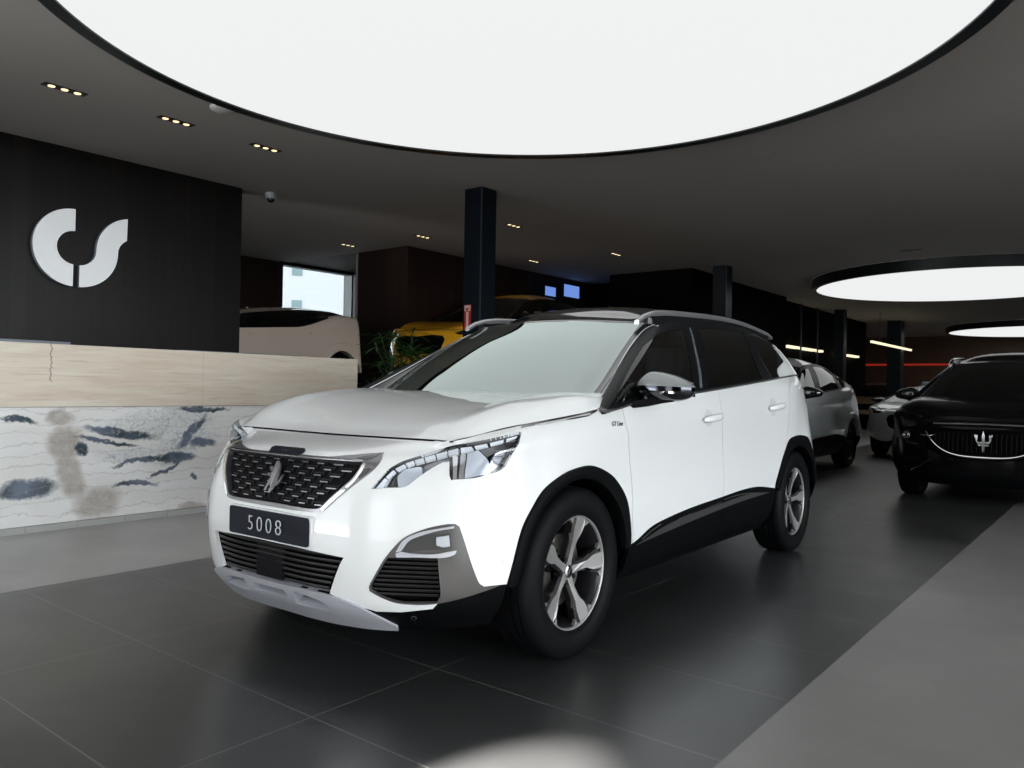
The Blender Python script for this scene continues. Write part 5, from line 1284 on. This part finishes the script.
tag(MB().lathe([(0, -.035), (.075, -.033), (.100, -.018), (.105, 0)], 32, axis='z').obj('smoke_detector', MT['off_white'], smooth=True), 'round white smoke detector on the ceiling close to the big light', 'smoke detector').location = (-6.235, 3.75, HC)
tag(MB().lathe([(0, -.006), (.085, -.006), (.10, -.004), (.105, 0)], 32, axis='z').obj('ceiling_speaker', MT['ceiling'], smooth=True), 'faint round flat disc flush in the ceiling right of the big light', 'speaker').location = (-2.955, 7.75, HC)
tag(MB().box((-.16, -.03, -.008), (.16, .03, 0)).obj('ceiling_vent', MT['lamp_cell_dark']), 'thin dark slot in the ceiling above the second round light', 'vent').location = (-2.92, 14.2, HC)
dc = empty('dome_camera', (-8.50, 5.80, HC), 0, 'small white dome security camera on the ceiling by the wooden wall end', 'camera')
MB().lathe([(.0, -.075), (.062, -.07), (.066, 0)], 24, axis='z').obj('camera_base', mat('camera_white', (.6, .6, .6), .4), dc, True, 40)
MB().lathe([(0, -.125), (.030, -.115), (.048, -.09), (.05, -.07)], 24, axis='z').obj('camera_dome', MT['black_gloss'], dc, True, 60)

# ------------------------------------------------------------------ fire equipment on the blue column
MT['sign_red'] = mat('sign_red', (.42, .03, .025), .4); MT['sign_pale'] = mat('sign_pale', (.75, .55, .52), .4)
fs = empty('fire_sign', (-6.285, 7.045, 1.50), 0, 'tall narrow red and white sign on the blue column', 'sign')
MB().box((-.050, -.006, .30), (.050, .004, .60)).obj('board', MT['sign_red'], fs)
MB().box((-.046, -.009, .525), (.046, -.006, .592)).obj('white_head', MT['sign_pale'], fs)
q = MB(); q.prism([(-.03, .56), (.03, .56), (0, .515)], lambda a, b, h: (a, h, b), -.0105, -.009); q.obj('arrow', MT['sign_red'], fs)
MB().box((-.018, -.009, .31), (.018, -.006, .515)).obj('white_band', MT['sign_pale'], fs)
fb_ = empty('fire_notice', (-6.27, 7.045, 1.40), 0, 'small red notice on the column, seen through the white SUV windscreen', 'sign')
MB().box((-.085, -.006, 0), (.045, .004, .11)).obj('board', MT['sign_red'], fb_); MB().box((-.06, -.009, .015), (.03, -.006, .03)).box((-.06, -.009, .05), (.03, -.006, .06)).obj('pale_lines', MT['sign_pale'], fb_)
fe = empty('fire_extinguisher', (-6.29, 6.94, .62), 0, 'red fire extinguisher on the blue column, behind the white SUV', 'fire extinguisher')
MB().lathe([(0, 0), (.07, 0), (.075, .02), (.075, .42), (.06, .48), (.025, .52), (.025, .56)], 24, axis='z').obj('cylinder', MT['sign_red'], fe, True, 50)
MB().box((-.02, -.03, .56), (.02, .03, .60)).tube([(0, -.03, .59), (0, -.12, .62)], .008, 6).tube([(0, -.03, .57), (-.08, -.05, .50), (-.085, -.02, .2)], .010, 6).obj('valve', MT['black'], fe)
MB().box((-.03, .07, .1), (.03, .10, .5)).obj('bracket', MT['black'], fe)

# ------------------------------------------------------------------ plant between counter and column
MT['leaf'] = mat('leaf_green', (.030, .095, .020), .4, spec=.5); MT['stem'] = mat('stem_green', (.02, .05, .015), .5); MT['pot'] = mat('blue_pot', (.015, .04, .10), .45); MT['soil'] = mat('soil', (.01, .008, .006), .9)
pl_ = empty('potted_palm', (-6.42, 6.18, 0), 0, 'leafy green palm in a blue pot, behind the counter end', 'plant')
MB().lathe([(0, 0), (.17, 0), (.23, .40), (.26, .86), (.28, .96), (.255, .965), (.23, .93)], 32, axis='z').obj('pot', MT['pot'], pl_, True, 60)
MB().lathe([(.235, .92), (0, .93)], 24, axis='z').obj('soil', MT['soil'], pl_)
rnd = random.Random(11); lv, st = MB(), MB()
for i in range(36):
    a = rnd.uniform(0, 2*PI); rr = rnd.uniform(.02, .46); h = rnd.uniform(1.15, 1.80) - .25*rr; b0 = Vector((.12*math.cos(a), .12*math.sin(a), .92)); tip = Vector((rr*math.cos(a), rr*math.sin(a), h))
    st.tube([b0, (b0+tip)/2+Vector((0, 0, .05)), tip], .005, 5)
    nb = rnd.randint(7, 9); az0 = rnd.uniform(0, 2*PI)
    for k in range(nb):
        az = az0+2*PI*k/nb*.85; el = rnd.uniform(-.15, .75); L = rnd.uniform(.20, .34); d = Vector((math.cos(az)*math.cos(el), math.sin(az)*math.cos(el), math.sin(el))); sd = d.cross(Vector((0, 0, 1))).normalized()
        pts = [(0, .003), (.25, .011), (.6, .013), (.85, .009), (1, .001)]; V = []
        for t, w_ in pts:
            c = tip+d*L*t+Vector((0, 0, -.16*L*t*t*2)); V += [tuple(c-sd*w_), tuple(c+Vector((0, 0, -.003))), tuple(c+sd*w_)]
        lv.add(V, [(3*j+q_, 3*j+q_+1, 3*j+q_+4, 3*j+q_+3) for j in range(4) for q_ in (0, 1)])
st.obj('stems', MT['stem'], pl_); lv.obj('leaves', MT['leaf'], pl_)

# ------------------------------------------------------------------ rear of the showroom
MT['led_warm'] = mat('warm_led', (.8, .8, .7), .4, emit=(1, .90, .62), estr=1.1); MT['led_red'] = mat('red_led', (.4, .02, .02), .4, emit=(1, .06, .03), estr=.22)
MT['brown_wall'] = mat('brown_lacquer_wall', (.13, .065, .035), .5)
sbox('wall_back', (-9.5, 35.5, 0), (0.5, 35.7, HC), 'brown_wall')
sbox('trim_5', (-9.0, 35.46, 2.33), (.5, 35.49, 2.40), 'led_red')
e = tag(MB().box((-5.80, 23.3, 2.55), (-5.74, 28.2, 2.61)).obj('light_bar', MT['led_warm']), 'slanting warm light bar in the brown room left of the second round light', 'light')
for i, (y, y2, t) in enumerate(((20.1, 21.0, 'short lit shelf bar, leftmost of the row behind the white SUV tail'), (21.3, 22.4, 'second short lit shelf bar from the left, above the grey SUV'), (22.7, 23.0, 'tiny third lit shelf bar from the left, above the grey SUV roof'), (24.5, 25.2, 'fourth lit shelf bar, just right of the thin column'), (25.5, 26.7, 'fifth and rightmost lit shelf bar, left of the brown room'))):
    tag(MB().box((-7.1, y, 2.28), (-6.97, y2, 2.34)).obj('light_bar', MT['led_warm']), t, 'light', 'lit shelf bars in the dark rear')
for i, (y, t) in enumerate(((19.7, 'thin grey upright post at the tail of the white SUV'), (21.2, 'thin grey upright post, second one, above the grey SUV mirror'), (22.6, 'thin grey upright post, third one, above the grey SUV roof'))):
    tag(MB().box((-7.04, y, 0), (-7.0, y+.03, HC)).obj('upright_post', MT['col_edge']), t, 'post', 'thin posts in the dark rear')
sbox('wall_back', (-7.3, 19.6, 0), (-7.1, 28.0, HC), 'wall_dark')
w2 = tag(MB().box((-9.72, 12.78, 2.76), (-9.69, 14.75, 3.46)).obj('blue_glow_panel', MT['frame_dark']), kind='structure')  # invented window with glowing panes, for blue shapes of unknown origin
MT['blue_pane'] = mat('blue_glow_pane', (.05, .08, .2), .2, emit=(.17, .31, .80), estr=.9)
for a, b in (((13.28, 3.07), (13.65, 3.26)), ((13.97, 3.12), (14.55, 3.38)), ((12.84, 2.81), (13.87, 2.95))):
    MB().box((-9.70, a[0], a[1]), (-9.685, b[0], b[1])).obj('window_pane', MT['blue_pane'], w2)  # added glow panes
tag(MB().box((-7.08, 16.9, 2.05), (-7.06, 17.0, 3.4)).obj('upright_post', MT['col_edge']), 'short pale upright bar above the white SUV roof, left of the dark column', 'post') if False else None
# lit surfaces around the yellow tail: blue car
build_car('suv_car', (-8.55, 15.6, .60), math.radians(-90), 'bluish car glimpsed above the white SUV roof, beyond the yellow car', 'paint_blue', False, mk_warp(roof=.95, tail=.2), opts=('slim', 'darkrim', 'norails')) if False else None
# ------------------------------------------------------------------ outside: pale house across the street
MT['facade'] = mat('white_facade', (.30, .305, .31), .8); MT['facade_win'] = mat('facade_window', (.08, .12, .13), .3)
hs = empty('apartment_house', (-44, 34, 0), math.radians(-48), 'bright white house with small windows, seen through the far window', 'building')
MB().box((-8, -14, 0), (0, 14, 14)).obj('house_wall', MT['facade'], hs)
for y in (-9, -5, -1.5, 2.5, 6, 10):
    for z in (3.0, 5.8, 8.6): MB().box((-.1, y-.35, z), (.04, y+.35, z+1.1)).obj('house_window', MT['facade_win'], hs)

for y in (24.2, 27.4): MB().box((-5.775, y, 2.61), (-5.765, y+.01, HC)).obj('hanger_wire', MT['col_edge'], e)
# shaft of direct sun that reaches the floor through the street front
sp = bpy.data.lights.new('sun_shaft', 'SPOT'); sp.energy = 290000; sp.spot_size = math.radians(3.1); sp.spot_blend = .25; sp.shadow_soft_size = .06; sp.color = (1, .93, .86)
so = bpy.data.objects.new('sun_shaft', sp); COL.objects.link(so); so.location = (-1.15, -9.0, 5.0)
so.rotation_euler = (Vector((-1.31, 1.33, 0))-so.location).to_track_quat('-Z', 'Y').to_euler()
